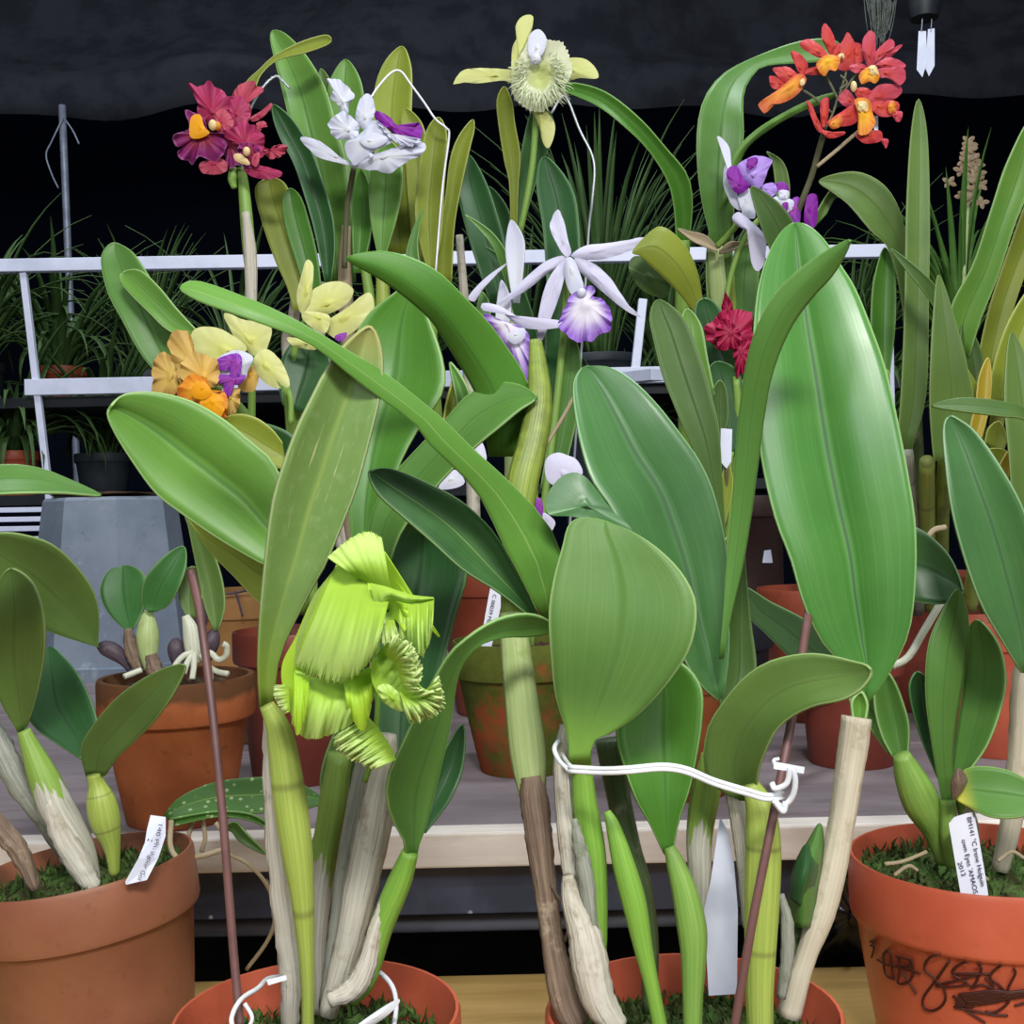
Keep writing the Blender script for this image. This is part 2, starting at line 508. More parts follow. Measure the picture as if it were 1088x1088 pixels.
G['olived'] = leafmat('leaf_dark_olive', '4c6e34', '3f602e', '6f8c4c', '385628', rough=.46, trans=.06)
G['yellowg'] = leafmat('leaf_yellow_green', '9db045', '8aa23c', 'c3cc72', '84983a', rough=.4, trans=.2)
G['yolive'] = leafmat('leaf_yellow_olive', '90a03c', '7a8e38', 'b2b866', '74862f', rough=.42, trans=.15)
G['yellow'] = leafmat('leaf_yellow', 'c8b43c', 'bfae45', 'd8cb70', 'b39a35', rough=.4, trans=.2)
G['scar'] = leafmat('leaf_scarred', '7da062', '6c9254', 'a2b07c', '90ac60', rough=.36, trans=.12, scar=.85, base='7f9c3c', tipc='9a9a58', midw=.05, mottc='94ad78')
G['spotted'] = leafmat('leaf_spotted', '4f8038', '40702f', '6f9450', '8fae68', rough=.42, trans=.06, spots=.6)
G['yend'] = leafmat('leaf_yellowing', '5f9446', '568a40', '8fb060', '4f843a', rough=.4, trans=.1, base='c9c24c')
G['round'] = leafmat('leaf_small_round', '3f7a40', '336b36', '7f9c5c', '2f5f33', rough=.4, trans=.06)
G['far'] = leafmat('leaf_far_strap', '46683a', '38582f', '5c7a48', '38582f', rough=.5, trans=.06)
G['far2'] = leafmat('leaf_far_strap_bright', '5a8a40', '477636', '6a8f4c', '3f6a30', rough=.45, trans=.06)
# canes
def canemat(name, c, c2, c3=None, rough=.42, fs=30, patch=None, pa=.5, pb=.6, sheath=None, bumps=.4, vgrad=None, rings=0):
    t = NT(name); uvv, u, v = t.uv()
    s = t.noise(1, 3, .6, uvv, (fs, 2.0, 1))
    col = t.mix(t.step(s, .35, .65), c, c2)
    if vgrad: col = t.mix(t.step(v, .1, .9), col, vgrad)
    if patch:
        nz = t.noise(38, 5, .6); col = t.mix(t.step(nz, pa, pb), col, patch)
    if sheath:   # papery sheath around the lower part, ragged top
        f = t.step(t.math('ADD', v, t.math('MULTIPLY', t.math('SUBTRACT', t.noise(1, 4, .6, uvv, (9, 3, 1)), .5), .9)), sheath, sheath+.03)
        col = t.mix(f, t.mix(t.step(s, .35, .65), 'c9c6b8', 'a8a596'), col)
    if c3:
        nz = t.noise(60, 5, .7); col = t.mix(t.math('MULTIPLY', t.step(nz, .55, .7), .7), col, c3)
    if rings:
        rr = t.math('PINGPONG', t.math('MULTIPLY', v, rings), .5)
        col = t.mix(t.math('MULTIPLY', t.math('SUBTRACT', 1, t.step(rr, .0, .05)), .55), col, '6a6a3a')
    return t.done(col, rough, t.bump(s, bumps, .0015), .05, spec=.4)
K = {}
K['ygreen'] = canemat('cane_yellow_green', 'a6b656', '92a64a', None, rings=3)
K['green'] = canemat('cane_green', '84a64e', '729842', None)
K['bright'] = canemat('cane_bright_green', '80aa42', '709c3a', None)
K['pale'] = canemat('cane_pale_green', 'b4c488', 'a2b874', '93a85c')
K['white'] = canemat('cane_papery_white', 'cfcabb', 'b9b2a0', '94866e', rough=.7, bumps=.9, fs=20)
K['mixed'] = canemat('cane_green_with_papery_sheath', '8aa94c', '7c9c44', None, sheath=.5)
K['grey'] = canemat('cane_grey_sheath', 'a3a396', '83887a', '5f6a4c', rough=.65, bumps=.7)
K['brown'] = canemat('cane_dry_brown', '8f7a66', '6b584a', 'b9a892', rough=.75, bumps=1, fs=16)
K['dgreen'] = canemat('cane_dark_green', '55693f', '45583a', '8a8a72')
K['olive'] = canemat('cane_olive_sheath', '8b9c3c', '6f8434', None, patch='66742f', pa=.45, pb=.65)
K['bone'] = canemat('cane_bone_white', 'c9bfa8', 'bdb39b', 'a2967c', rough=.65, bumps=.5, fs=24)
K['tan'] = canemat('root_tan', 'b0a082', '94856a', None, rough=.7)
K['root'] = canemat('root_white', 'd6d6c4', 'b9bfa4', None, rough=.6)
K['purple'] = canemat('bulb_and_shadow_purple_black', '5c4c56', '443a44', '7a6c74', rough=.5)
K['stem'] = canemat('stem_brown_green', '6a6a4a', '55553e', None, rough=.5)
# pots
def potmat(name, c, c2, dark, rough=.55, moss=None, ma=.5, mb=.6, mtop=False, band=None, salt=None, spec=.35, scale=14):
    t = NT(name); uvv, u, v = t.uv()
    n1 = t.noise(scale, 5, .6); n2 = t.noise(90, 4, .7)
    col = t.mix(t.step(n1, .35, .65), c, c2)
    col = t.mix(t.math('MULTIPLY', t.step(n2, .58, .72), .5), col, dark)
    if band:   # stained rim of shape of its own
        f = t.math('MULTIPLY', t.step(t.math('ADD', v, t.math('MULTIPLY', t.noise(30, 4), .25)), .95, 1.02), .75)
        col = t.mix(f, col, band)
    if salt: col = t.mix(t.math('MULTIPLY', t.step(t.noise(26, 5, .7), .58, .7), .5), col, salt)
    if moss:
        f = t.step(t.math('ADD', t.noise(17, 5, .65), t.math('MULTIPLY', v, .16) if mtop else 0), ma, mb)
        col = t.mix(t.math('MULTIPLY', f, .85), col, t.mix(n2, moss, '2e3a18'))
    return t.done(col, rough, t.bump(n2, .2, .001), spec=spec)
PM = {}
PM['plastic_brown'] = potmat('pot_brown_orange_plastic', '8f5c42', '84503a', '743f2c', .42, spec=.45)
PM['plastic_orange'] = potmat('pot_orange_plastic', 'bc5a40', 'b05238', 'a8482e', .38, spec=.5)
PM['plastic_red'] = potmat('pot_terracotta_plastic', 'b5583e', 'a84e36', '93442f', .45, salt='c07a62')
PM['terracotta'] = potmat('pot_weathered_terracotta', 'a05c36', '884a2a', '54361f', .8, band='3a3222', spec=.15)
PM['mossy'] = potmat('pot_mossy_terracotta', '8f4a2a', '74402a', '4a3420', .85, moss='56782c', ma=.45, mb=.6, mtop=True, spec=.12)
PM['darkred'] = potmat('pot_dark_red', '7c3a2c', '6f3226', '57281f', .5)
PM['rust'] = potmat('pot_red_brown', '93462f', '863e2a', '6a3222', .5)
PM['dbrown'] = potmat('pot_dark_brown', '3a2622', '30201d', '241816', .6)
PM['tan'] = potmat('pot_tan', 'a87a4a', '98703f', '7f5a34', .6, spec=.25)
PM['black'] = potmat('pot_black_plastic', '20242a', '181c20', '101214', .5)
PM['greyplastic'] = potmat('pot_grey_plastic', '848e9c', '747f8e', '545e6c', .55, salt='a8b2bc', scale=9)
PM['dgrey'] = potmat('pot_dark_grey', '3a4048', '30363e', '24282e', .55)
moss = (lambda t: t.done(t.mix(t.step(t.noise(120, 4, .7), .35, .65), t.mix(t.step(t.noise(30, 3), .4, .6), '263316', '46382a'), '4c6a30'), .85, None, .05, spec=.2))(NT('moss_and_bark'))
bark = plain('bark_mix', '3a2c20', .9, '5a4632', 70, spec=.2, bump=.6)
# flowers
FL = {}
FL['lime'] = petalmat('petal_lime', 'bddc4c', 'cfe66a', .1, .95, streak='b0d244', sfreq=24, trans=.35)
FL['limes'] = petalmat('petal_lime_drape', 'a8cc48', 'cce684', .25, 1.0, streak='d6ea94', sfreq=24, trans=.35, samt=.15)
FL['limef'] = petalmat('petal_lime_fringe', 'b4d64c', 'dceca4', .15, .9, streak='e6f2bc', sfreq=40, trans=.35, samt=.2)
FL['limed'] = petalmat('petal_lime_deep', 'a6cf34', 'b4d63e', .1, .95, streak='98c42e', sfreq=20, trans=.35)
FL['limel'] = petalmat('petal_lime_frill', 'bcda58', 'dcebaa', .2, .8, streak='e8f2c4', sfreq=50, trans=.35)
FL['limeshade'] = petalmat('petal_lime_hollow_shade', '5a8020', '86ac30', .3, .9, trans=.2)  # dark green painted for the shade in the lip's hollow
FL['mag'] = petalmat('petal_magenta', 'a8284e', 'b23a66', .2, .9, streak='8f1e48', sfreq=22)
FL['magp'] = petalmat('petal_magenta_purple', '8a1c3c', '8f3070', .3, .8, streak='6f1450', sfreq=26, edge='a85a94', ea=.97)
FL['rose'] = petalmat('petal_rose', 'b0304e', 'c4586a', .2, .9, streak='9c2444')
FL['crim'] = petalmat('petal_crimson', '9c1c40', 'a8204a', .2, .9, streak='7c1436', sfreq=26)
FL['gold'] = petalmat('petal_gold', 'f0a800', 'eaa418', .2, .95, noise=.1)
FL['cream'] = petalmat('petal_cream', 'e8d8a0', 'e0c088', .2, .9)
FL['white'] = petalmat('petal_white', 'e2e4ea', 'dadcec', .1, .9, streak='ced0e4', sfreq=18, trans=.3)
FL['lilacw'] = petalmat('petal_lilac_white', 'd6d2e6', 'dcdaee', .1, .9, streak='c8c2e0', sfreq=16, trans=.3)
FL['purp'] = petalmat('petal_violet_purple', '8c1c9c', '86249e', .2, .9, streak='74108a', sfreq=24)
FL['lav'] = petalmat('petal_lavender', 'b898e6', 'b694e4', .2, .9, streak='a57edc')
FL['lip'] = petalmat('petal_lip_white_purple', 'ece6f2', 'a478d6', .38, .98, streak='8a44c4', sfreq=26, samt=.75, noise=.35)
FL['pyel'] = petalmat('petal_pale_yellow', 'd2d680', 'd8da92', .1, .9, streak='bec66a', sfreq=16, trans=.3)
FL['pylip'] = petalmat('petal_pale_cream_lip', 'ccd488', 'eceed2', .25, .7, streak='f2f2e0', sfreq=60, trans=.35)
FL['fringe'] = plain('petal_fringe', 'e2e8c4', .5, trans=.3)
FL['red'] = petalmat('petal_red_orange', 'c8402c', 'c43e42', .1, .9, streak='b4303a', sfreq=14)
FL['redp'] = petalmat('petal_pinkish_red', 'c03a38', 'c2485c', .1, .9, streak='a82e44', sfreq=14)
FL['oran'] = petalmat('petal_orange', 'e0962c', 'd06a34', .3, .95, streak='b84420', sfreq=24, samt=.6)
FL['yoran'] = petalmat('petal_yellow_orange', 'f0b428', 'e08c2c', .3, .95, streak='c85020', sfreq=30, samt=.6)
FL['tanp'] = petalmat('petal_tan_gold', 'd4b45c', 'c8a45c', .3, .95, streak='b8904c', sfreq=20)
FL['apric'] = petalmat('petal_golden_yellow', 'e0b44c', 'd4b064', .1, .95, streak='e8c464')
FL['lemong'] = petalmat('petal_lemon_green', 'd8da7c', 'dee09c', .1, .95, streak='c8ce70', sfreq=14, trans=.3)
FL['tanb'] = petalmat('petal_buff', 'a89a74', 'b89c80', .2, .9)
FL['vio'] = petalmat('petal_violet', 'a040a8', '8c34b0', .2, .8, streak='d8b4e4', sfreq=40)
# things
WHITEP = plain('white_plastic', 'dfe2ee', .35, 'd2d6e6', 20)
WHITED = plain('white_tag_plastic', 'd4d8e8', .4, 'c8cde0', 20)
INK = plain('ink', '2c3046', .6)
MARK = plain('marker_ink', '3c1812', .5, spec=.3)
WIREW = plain('white_coated_wire', 'e4e6ea', .35, 'd0d3d8', 30)
WIRES = plain('steel_wire', 'b4bcc0', .35, metal=.4)
STAKE = plain('brown_stake', '6a4844', .5, '5a3c3a', 30, bump=.2)
RAILM = plain('white_painted_metal', 'd8dcf0', .45, 'c6ccdf', 12)
POLE = plain('galvanised_pole', '9298a8', .5, '7c8292', 20, metal=.3)
def woodmat(name, c, c2, c3, rough=.7, wear=None, wa=.55, wb=.65, sc=(1.2, 16, 16)):
    t = NT(name)
    n1 = t.noise(5, 5, .6, None, sc); n2 = t.noise(9, 4, .65, None, (.8, 4, 4)); n3 = t.noise(60, 4)
    col = t.mix(t.step(n1, .35, .65), c, c2)
    col = t.mix(t.math('MULTIPLY', t.step(n2, .5, .75), .7), col, c3)
    if wear: col = t.mix(t.step(t.noise(14, 6, .7, None, (.7, 2, 2)), wa, wb), col, wear)
    return t.done(col, rough, t.bump(t.math('ADD', n1, t.math('MULTIPLY', n3, .4)), .35, .002), spec=.25)
BOARD = woodmat('board_grey_weathered', '8f8588', '7d7276', '695e62', .6, sc=(1.0, 4, 4))
EDGE = woodmat('board_edge_chipped_white', 'f0e8de', 'e4dad0', 'cabdb0', .55, wear='93887e', wa=.66, wb=.7)
PLANKM = woodmat('plank_pale_yellow', 'b8965a', 'a8884e', '94763f', .6)
def specked(name, c, c2, sp, rough):
    t = NT(name); n = t.noise(18, 4, .6)
    vo = t.n('TexVoronoi'); vo.inputs['Scale'].default_value = 46; t.l(t.n('TexCoord').outputs['Object'], vo.inputs[0])
    col = t.mix(t.step(n, .4, .65), c, c2)
    f = t.math('MULTIPLY', t.math('SUBTRACT', 1, t.step(vo.outputs[0], .07, .13)), t.step(t.noise(9, 2), .5, .55))
    return t.done(t.mix(f, col, sp), rough, t.bump(n, .1, .002), spec=.4)
BEAM = specked('beam_dark_blue_paint', '4a5166', '3a4052', 'c4c8d0', .45)
PIPE = plain('pipe_grey', '7c808c', .5, '6a6e78', 16)
CLOTH = plain('shade_cloth_black', '33353c', .9, '272930', 8, spec=.1, bump=.1)
NIGHT = plain('night_cloth', '1c2030', .95, spec=.02)
GROUND = plain('ground_dark_soil', '14140f', .95, '1c1a14', 6, spec=.05)
BAG = plain('black_plastic_film', '15171b', .25, spec=.6)
# ---------------------------------------------------------------- setting
def basept(x, Y, z):
    dx = (x-544)/F
    dy = (CAM.z - z)/Y/math.cos(ROLL) - math.tan(ROLL)*dx
    return CAM + Y*(FWD + RIGHT*dx - UP*dy)
def struct(o): o['kind'] = 'structure'; return o
struct(box('floor', -4, 4, -1.5, 6.6, -.05, 0, GROUND, bev=0))
struct(box('wall_back', -4, 4, 6.5, 6.55, 0, 7, NIGHT, bev=0))
struct(box('wall_left', -4.05, -4, 1.2, 6.5, 0, 7, NIGHT, bev=0))
struct(box('wall_right', 4, 4.05, 1.2, 6.5, 0, 7, NIGHT, bev=0))
# hanging shade-cloth valance with folds and a heavy rolled hem
rg = random.Random(3)
def cloth(name, x0, x1, y, ztop, hem, mat, amp, seed, nx=130, nz=26, lean=.0):
    V, Fc = [], []
    r = random.Random(seed); ph = [r.random()*6 for _ in range(6)]
    for i in range(nx+1):
        x = x0+(x1-x0)*i/nx
        hz = hem(x)
        for k in range(nz+1):
            t = k/nz; z = ztop+(hz-ztop)*t
            d = amp*(math.sin(x*3.1+ph[0]+t*2)*.6+math.sin(x*7.7+ph[1]-t*4)*.35+math.sin(t*9+x*1.7+ph[2])*.45+math.sin(t*17+x*2.3+ph[3])*.3)
            d -= .10*math.exp(-((t-.9)/.05)**2)*(1+.4*math.sin(x*4+ph[4]))
            V.append((x, y+d+lean*(t-1), z))
    for i in range(nx):
        for k in range(nz):
            a = i*(nz+1)+k
            Fc.append((a, a+1, a+nz+2, a+nz+1))
    return mk(name, V, Fc, mat, solid=.003)
o = cloth('shade_cloth', -3.7, 3.7, 4.0, 3.9, lambda x: 2.625+.015*math.sin(x*5)+.015*math.sin(x*11)-.012*x, CLOTH, .07, 5, lean=-.7)
tag(o, 'black shade cloth hanging in folds along the dark back of the greenhouse', 'cloth')
t = thing('support_pole', 'thin galvanised pole standing upright below the cloth hem at left', 'pole', basept(72, 3.9, 0))
a = pt(66, 112, 3.9); b = pt(84, 560, 3.9); b2 = b+(b-a).normalized()*.9
tube3(t, [(a.x, a.y, a.z, .012), (b.x, b.y, b.z, .012), (b2.x, b2.y, 0, .012)], POLE, 'pole_shaft')
line(t, '67,125 55,150 49,165 55,185 62,200', .9, 3.88, POLE, 'tie_cord')
line(t, '70,128 78,140 84,153', .9, 3.88, POLE, 'tie_cord')

# front bench: low plank in front, raised board behind
t = thing('plant_bench', 'weathered two level wooden plant bench with chipped white front edge', 'bench', (0, .9, 0))
def boards(name, x0, x1, ys, z0, z1, mat):
    for y0, y1 in ys: box(name, x0, x1, y0, y1, z0, z1, mat, t, .0015)
boards('shelf_board', -1.3, 1.3, [(.925, 1.20), (1.203, 1.5), (1.503, 1.8), (1.803, 2.12)], SHELF-.02, SHELF, BOARD)
box('front_edge', -1.3, 1.3, .90, .924, SHELF-.0265, SHELF+.0005, EDGE, t, .002)
box('front_beam', -1.3, 1.3, .93, .95, SHELF-.072, SHELF-.027, BEAM, t)
a = CAM+Vector((-1.3, .96, -.343)); tube3(t, [(-1.3, .965, SHELF-.09, .008), (1.3, .965, SHELF-.09, .008)], PIPE, 'support_pipe')
box('lower_plank', -1.3, 1.3, .30, .905, PLANK-.025, PLANK, PLANKM, t, .002)
for x in (-1.2, 1.2):
    for y in (.4, .87): box('leg', x-.03, x+.03, y-.03, y+.03, 0, PLANK-.025, BEAM, t)
    box('leg', x-.03, x+.03, 1.0, 1.06, 0, SHELF-.02, BEAM, t); box('leg', x-.03, x+.03, 2.0, 2.06, 0, SHELF-.02, BEAM, t)

# white metal rack behind
rk = thing('plant_rack', 'white metal plant rack with long top rail behind the orchids', 'rack', (-.1, 2.3, 0))
def seg(x0, y0, x1, y1, Y0, Y1, w, h, name, mat=None): bar(rk, pt(x0, y0, Y0), pt(x1, y1, Y1), w, h, mat or RAILM, name)
seg(-60, 284, 945, 267, 2.2, 2.2, .024, .02, 'top_rail')
seg(28, 412, 720, 398, 2.2, 2.2, .03, .02, 'lower_rail')
seg(25, 290, 52, 520, 2.2, 2.2, .012, .012, 'post')
bar(rk, pt(52, 520, 2.2), pt(52, 520, 2.2)*1 + Vector((.02, 0, -1.29+.0)), .012, .012, RAILM, 'post')
seg(683, 318, 672, 420, 2.2, 2.2, .016, .016, 'post')
bar(rk, pt(672, 420, 2.2), Vector((pt(672, 420, 2.2).x, 2.2, 0)), .016, .016, RAILM, 'post')
seg(640, 404, 700, 398, 2.18, 2.0, .03, .02, 'cross_bar')
bar(rk, pt(940, 268, 2.2), Vector((pt(940, 268, 2.2).x, 2.2, 0)), .02, .02, RAILM, 'post')
for i, y in enumerate((541, 551, 561, 572)): seg(-60, y+2, 130, y-1, 2.16-.01*i, 2.16-.01*i, .009, .02, 'slat')
# shelf panel that carries the far pots
box('shelf_panel', -1.05, .75, 2.22, 2.9, pt(300, 418, 2.25).z-.02, pt(300, 418, 2.25).z, PM['black'], rk)

# far strap-leaf plants on the rack
def far_plant(x, Y, y, n, L, spread, w, mat, seed, label, potm='black', r=.06, group='strap leaved plants behind the rail', up=1.0, droop=.8, zs=None):
    c = pt(x, y, Y)
    zs = zs or pt(300, 418, 2.25).z
    t = thing('strap_leaf_plant', label, 'plant', (c.x, c.y, zs), group)
    pot(t, (c.x, c.y, zs), r, r*.75, .09, PM[potm], band=.02, out=.003, soilmat=bark, soil=.012, n=24)
    strap_clump(t, (c.x, c.y, zs+.075), n, L, spread, w, mat, seed, up=up, droop=droop)
    return t
far_plant(65, 2.5, 470, 80, .34, 1.9, .015, G['far'], 1, 'strap leaved plant with arching leaves around the thin pole', 'rust')
far_plant(-25, 2.4, 470, 60, .36, 1.7, .015, G['far'], 2, 'strap leaved plant at the left picture edge behind the rail')
far_plant(155, 2.6, 440, 70, .32, .8, .012, G['far'], 3, 'thin leaved plant under the rail beside the tan golden flower', 'dgrey')
far_plant(255, 2.75, 400, 60, .42, 1.5, .014, G['far'], 4, 'dark strap leaved plant behind the magenta flower stem', 'dgrey')
far_plant(640, 2.5, 420, 110, .5, .8, .015, G['far'], 5, 'upright strap leaved plant behind the white star flower', 'dgrey', .08)
far_plant(705, 2.8, 400, 70, .42, 1.2, .013, G['far'], 6, 'dark strap leaved plant behind the high arching leaf')
far_plant(440, 2.8, 400, 70, .40, 1.3, .013, G['far'], 7, 'dark strap leaved plant behind the white orchid with purple lip')
far_plant(560, 2.85, 400, 70, .42, 1.2, .013, G['far'], 8, 'dark strap leaved plant below the pale fringed flower')
far_plant(905, 2.6, 420, 80, .40, 1.5, .012, G['far'], 9, 'dark strap leaved plant behind the arching olive leaf')
far_plant(830, 2.85, 400, 60, .40, 1.4, .012, G['far'], 11, 'dark strap leaved plant behind the purple and white flower')
ZL = pt(300, 520, 2.25).z
box('shelf_panel', -1.05, .75, 2.24, 2.9, ZL-.02, ZL, PM['black'], rk)
far_plant(15, 2.35, 480, 70, .30, 2.0, .016, G['far'], 21, 'low strap leaved plant in an orange pot under the lower rail at left', 'plastic_red', .05, zs=ZL)
far_plant(110, 2.5, 480, 80, .34, 1.7, .015, G['far'], 22, 'low strap leaved plant under the lower rail beside the upturned grey pot', 'dgrey', zs=ZL)
far_plant(660, 2.45, 480, 60, .30, 1.6, .015, G['far'], 23, 'low dark strap leaved plant under the rail right of the white star flower', 'dgrey', zs=ZL)
far_plant(930, 2.4, 480, 80, .34, 1.6, .015, G['far'], 24, 'low dark strap leaved plant behind the upright leaf right of the giant leaf', 'dgrey', zs=ZL)
# the flowering one
c = pt(1020, 330, 2.5)
t = far_plant(1020, 2.5, 400, 80, .42, 1.1, .014, G['far2'], 10, 'strap leaved plant with a spike of small buff flowers')
line(t, '1020,400 1024,300 1029,215 1030,160', 2, 2.45, K['pale'], 'flower_stem')
r = random.Random(4)
for i in range(22):
    yy = 150+i*3.1; xx = 1029+r.gauss(0, 1)*(3+i*.5); 
    f = sub('flower', t, pt(xx, yy, 2.44))
    q0 = r.random()*6
    for k in range(4):
        q = q0+k*1.57; d = 9
        x2, y2 = xx+d*math.cos(q), yy+d*math.sin(q)*.8
        nx, ny = -math.sin(q)*2.6, math.cos(q)*2.6
        fan(f, [(xx, yy), ((xx+x2)/2+nx, (yy+y2)/2+ny), (x2, y2), ((xx+x2)/2-nx, (yy+y2)/2-ny)], 2.44-.01*r.random(), FL['tanb'], 'petal', n=10, rings=2, bulge=.002)
# things hung from above at the right
h = thing('hanging_pot', 'small dark hanging pot with two white plant tags dangling below', 'pot', pt(984, 22, 2.0))
c = pt(982, 20, 2.0); pot(h, c, .033, .024, .055, PM['black'], band=.012, out=.002, n=24)
for x in (966, 998): line(h, [(x, -12), (982, -120)], .6, 2.0, POLE, 'hanger_wire')
for i, (p_, s) in enumerate((('976,33 984,33 985,66 980,82 974,74', 'left of the pair of white tags hanging under the dark pot'), ('986,31 993,30 993,70 987,81 983,72', 'right of the pair of white tags hanging under the dark pot'))):
    o = thing('hanging_tag', s, 'tag', pt(984, 50, 1.99), 'tags under the hanging pot')
    plate('tag_blade', p_, 1.985+.004*i, WHITED, o)
    x = (979, 989)[i]; line(o, [(x, 34), (x+1, 20)], .5, 1.985+.004*i, POLE, 'tag_string')
o = strap_clump(None, pt(934, 0, 2.0), 80, .075, .45, .0014, plain('grey_moss_strands', '6a7068', .9, '4a5048', 40), 9, 'hanging_air_plant', up=-1.0, droop=.5)
tag(o, 'wispy grey tuft hanging above the red flower spray', 'air plant')
# ================================================================ front row
# ---- pot 1, left front
b1 = basept(116, .76, PLANK)
p1 = thing('potted_orchid', 'orchid with plump pseudobulbs in a tilted orange brown pot', 'potted plant', b1, 'potted orchids on the front plank')
q1 = pot(p1, b1+Vector((0, 0, .007)), .071, .054, .128, PM['plastic_brown'], band=.036, out=.004, tilt=-.12, soilmat=moss, moss=900, soil=.016, seed=2, blade=.008)
leaf(p1, '20,780 0,745 -18,700 -12,650 -2,618 12,604', '29,772 40,735 48,690 46,650 34,618 12,604', (.74, .72, .70, .70), G['olive'], fold=.008, dl=.004, dr=-.006)
leaf(p1, '88,808 60,790 36,772 27,752 36,715 52,688', '92,805 104,780 99,750 82,715 66,696 52,688', (.75, .77, .80), G['dark'], fold=.005, dr=.004)
leaf(p1, '92,826 86,800 92,780 120,745 150,722 180,708 197,708', '112,824 126,804 146,785 166,764 186,735 197,708', (.74, .71, .68, .66), G['olive'], fold=.006, dl=.01, dr=-.008)
leaf(p1, '-95,720 -95,620 -75,545 -40,507 0,494 40,497 75,510 108,526', '-85,720 -80,640 -60,570 -35,530 0,525 60,524 90,526 108,526', (.66, .62, .60, .62), G['mid'], fold=.004, dl=.012, dr=-.006)
tube(p1, '100,940,8 86,900,14 62,862,18 47,828,16 34,798,11 25,776,7', (.745, .74), K['mixed'])
tube(p1, '122,930,5 119,900,9 112,872,16 107,850,15 103,833,9 100,822,8', (.745, .74), K['ygreen'])
tube(p1, '38,945,6 22,908,10 2,882,11 -16,862,9', .72, K['brown'], noise=.25)
tube(p1, '75,915,9 48,872,10 20,832,13 0,795,14 -14,770,12', .765, K['grey'], noise=.2)
tube(p1, '100,945,9 84,918,13 66,885,13 52,850,8', .737, K['white'], name='papery_sheath', noise=.2)
# tag in pot 1
o = thing('plant_tag', 'white tag with ink writing leaning in the orange brown pot', 'tag', pt(150, 938, .70))
PL = plate('tag_blade', '160,866 176,868 176,888 168,912 156,935 134,940 133,937 147,912 154,895 156,882', [.715, .715, .712, .708, .703, .70, .70, .703, .708, .712], WHITED, o)
lettering(o, '140 Ph.', (169, 874), (163, 900), .7095, 4.6, INK, Yb=.706)
lettering(o, 'Vigour Gol', (161, 903), (146, 934), .7055, 5, INK, Yb=.699)
lettering(o, '2', (158, 890), (156, 895), .7085, 5, INK)
# seedling with spotted leaves behind pot 1's rim
o = thing('moth_orchid_seedling', 'spotted leaved seedling with bare roots at the right rim of the tilted pot', 'plant', pt(218, 905, .82))
leaf(o, '174,866 190,848 225,832 270,826 310,828 345,850', '178,870 220,864 270,864 310,862 330,858 345,850', (.80, .82, .82), G['spotted'], fold=.004, dl=.01, dr=-.012)
leaf(o, '180,870 230,862 270,866 296,886', '184,878 230,868 266,872 296,886', (.79, .79, .80), G['spotted'], fold=.003)
leaf(o, '236,880 250,873 262,885 283,908', '238,884 246,884 256,896 283,908', (.80, .79, .79), G['olived'], fold=.002)
line(o, '182,872 181,898 190,912 212,910 236,903', 3, (.79, .775, .78), K['tan'], 'root')
line(o, '236,903 240,890 229,874', 2.5, .785, K['tan'], 'root')
line(o, '240,906 266,920 286,945 292,975 284,1000 262,1030', 2.2, (.79, .80, .82, .83), K['tan'], 'root')
line(o, '205,872 200,890 198,905', 2.5, .80, K['tan'], 'root')
line(o, '215,870 218,890 214,905', 2.5, .80, K['tan'], 'root')

# ---- pot 2, centre left
b2 = basept(343, .57, PLANK)
p2 = thing('potted_orchid', 'orchid with one hanging ruffled lime green flower in a terracotta coloured pot', 'potted plant', b2, 'potted orchids on the front plank')
q2 = pot(p2, b2, .0695, .054, .115, PM['plastic_red'], band=.03, soilmat=moss, moss=1100, soil=.026, seed=3, blade=.008)
# scarred upright leaf and its cane
leaf(p2, '276,752 274,720 274,690 277,640 283,580 290,530 302,490 315,455 330,424 346,393 366,366 391,347', '289,752 294,720 300,690 328,632 346,600 367,550 381,512 396,455 404,420 407,385 402,358 391,347', (.53, .515, .505, .50, .502), G['scar'], fold=.009, dl=-.004, dr=.004)
tube(p2, '327,1095,6.5 327,1050,7 325,1005,9 321,950,13 315,900,17 308,850,18 301,800,16 295,772,13 283,748,8', (.545, .535, .53), K['ygreen'])
tube(p2, '308,1090,10 309,1040,11 303,985,12 295,915,11 290,850,10 286,800,7 285,762,5', (.57, .56, .555), K['white'], name='papery_sheath', noise=.25)
tube(p2, '338,1075,9 337,1010,9 342,930,14 352,870,16 362,800,13', .60, K['mixed'], noise=.1)
tube(p2, '346,1070,8 360,980,10 371,905,12 384,835,12 393,785,9', .585, K['grey'], noise=.1)
tube(p2, '348,1078,10 368,1010,15 384,940,18 399,870,19 406,825,15 412,780,10', .575, K['white'], noise=.12)
tube(p2, '372,1062,9 388,1040,12 405,985,13 424,938,13 436,905,9', (.56, .555, .55), K['bright'])
tube(p2, '350,1062,9 372,1052,12 388,1030,11 400,985,8 410,950,4', .552, K['white'], name='papery_sheath', noise=.2)
leaf(p2, '432,914 428,890 415,868 410,836 417,812 443,757 472,702 494,679 523,660 552,652 575,655 589,666', '442,914 446,895 453,877 466,826 478,775 488,716 507,688 533,678 559,677 582,673 589,666', (.55, .535, .53, .52, .54), G['mid'], fold=.005, dl=-.006, dr=.012, mid=.62)
leaf(p2, '415,830 400,760 395,690 395,620 405,575 425,556 452,553', '432,835 452,770 472,700 485,650 496,610 486,575 452,553', (.60, .61, .62), G['dark'], fold=.01, dl=.005)
leaf(p2, '450,1000 448,900 452,850 480,790 500,740', '460,1000 470,920 478,870 500,800 500,740', (.62, .64, .66), G['dark'], fold=.004) if False else None
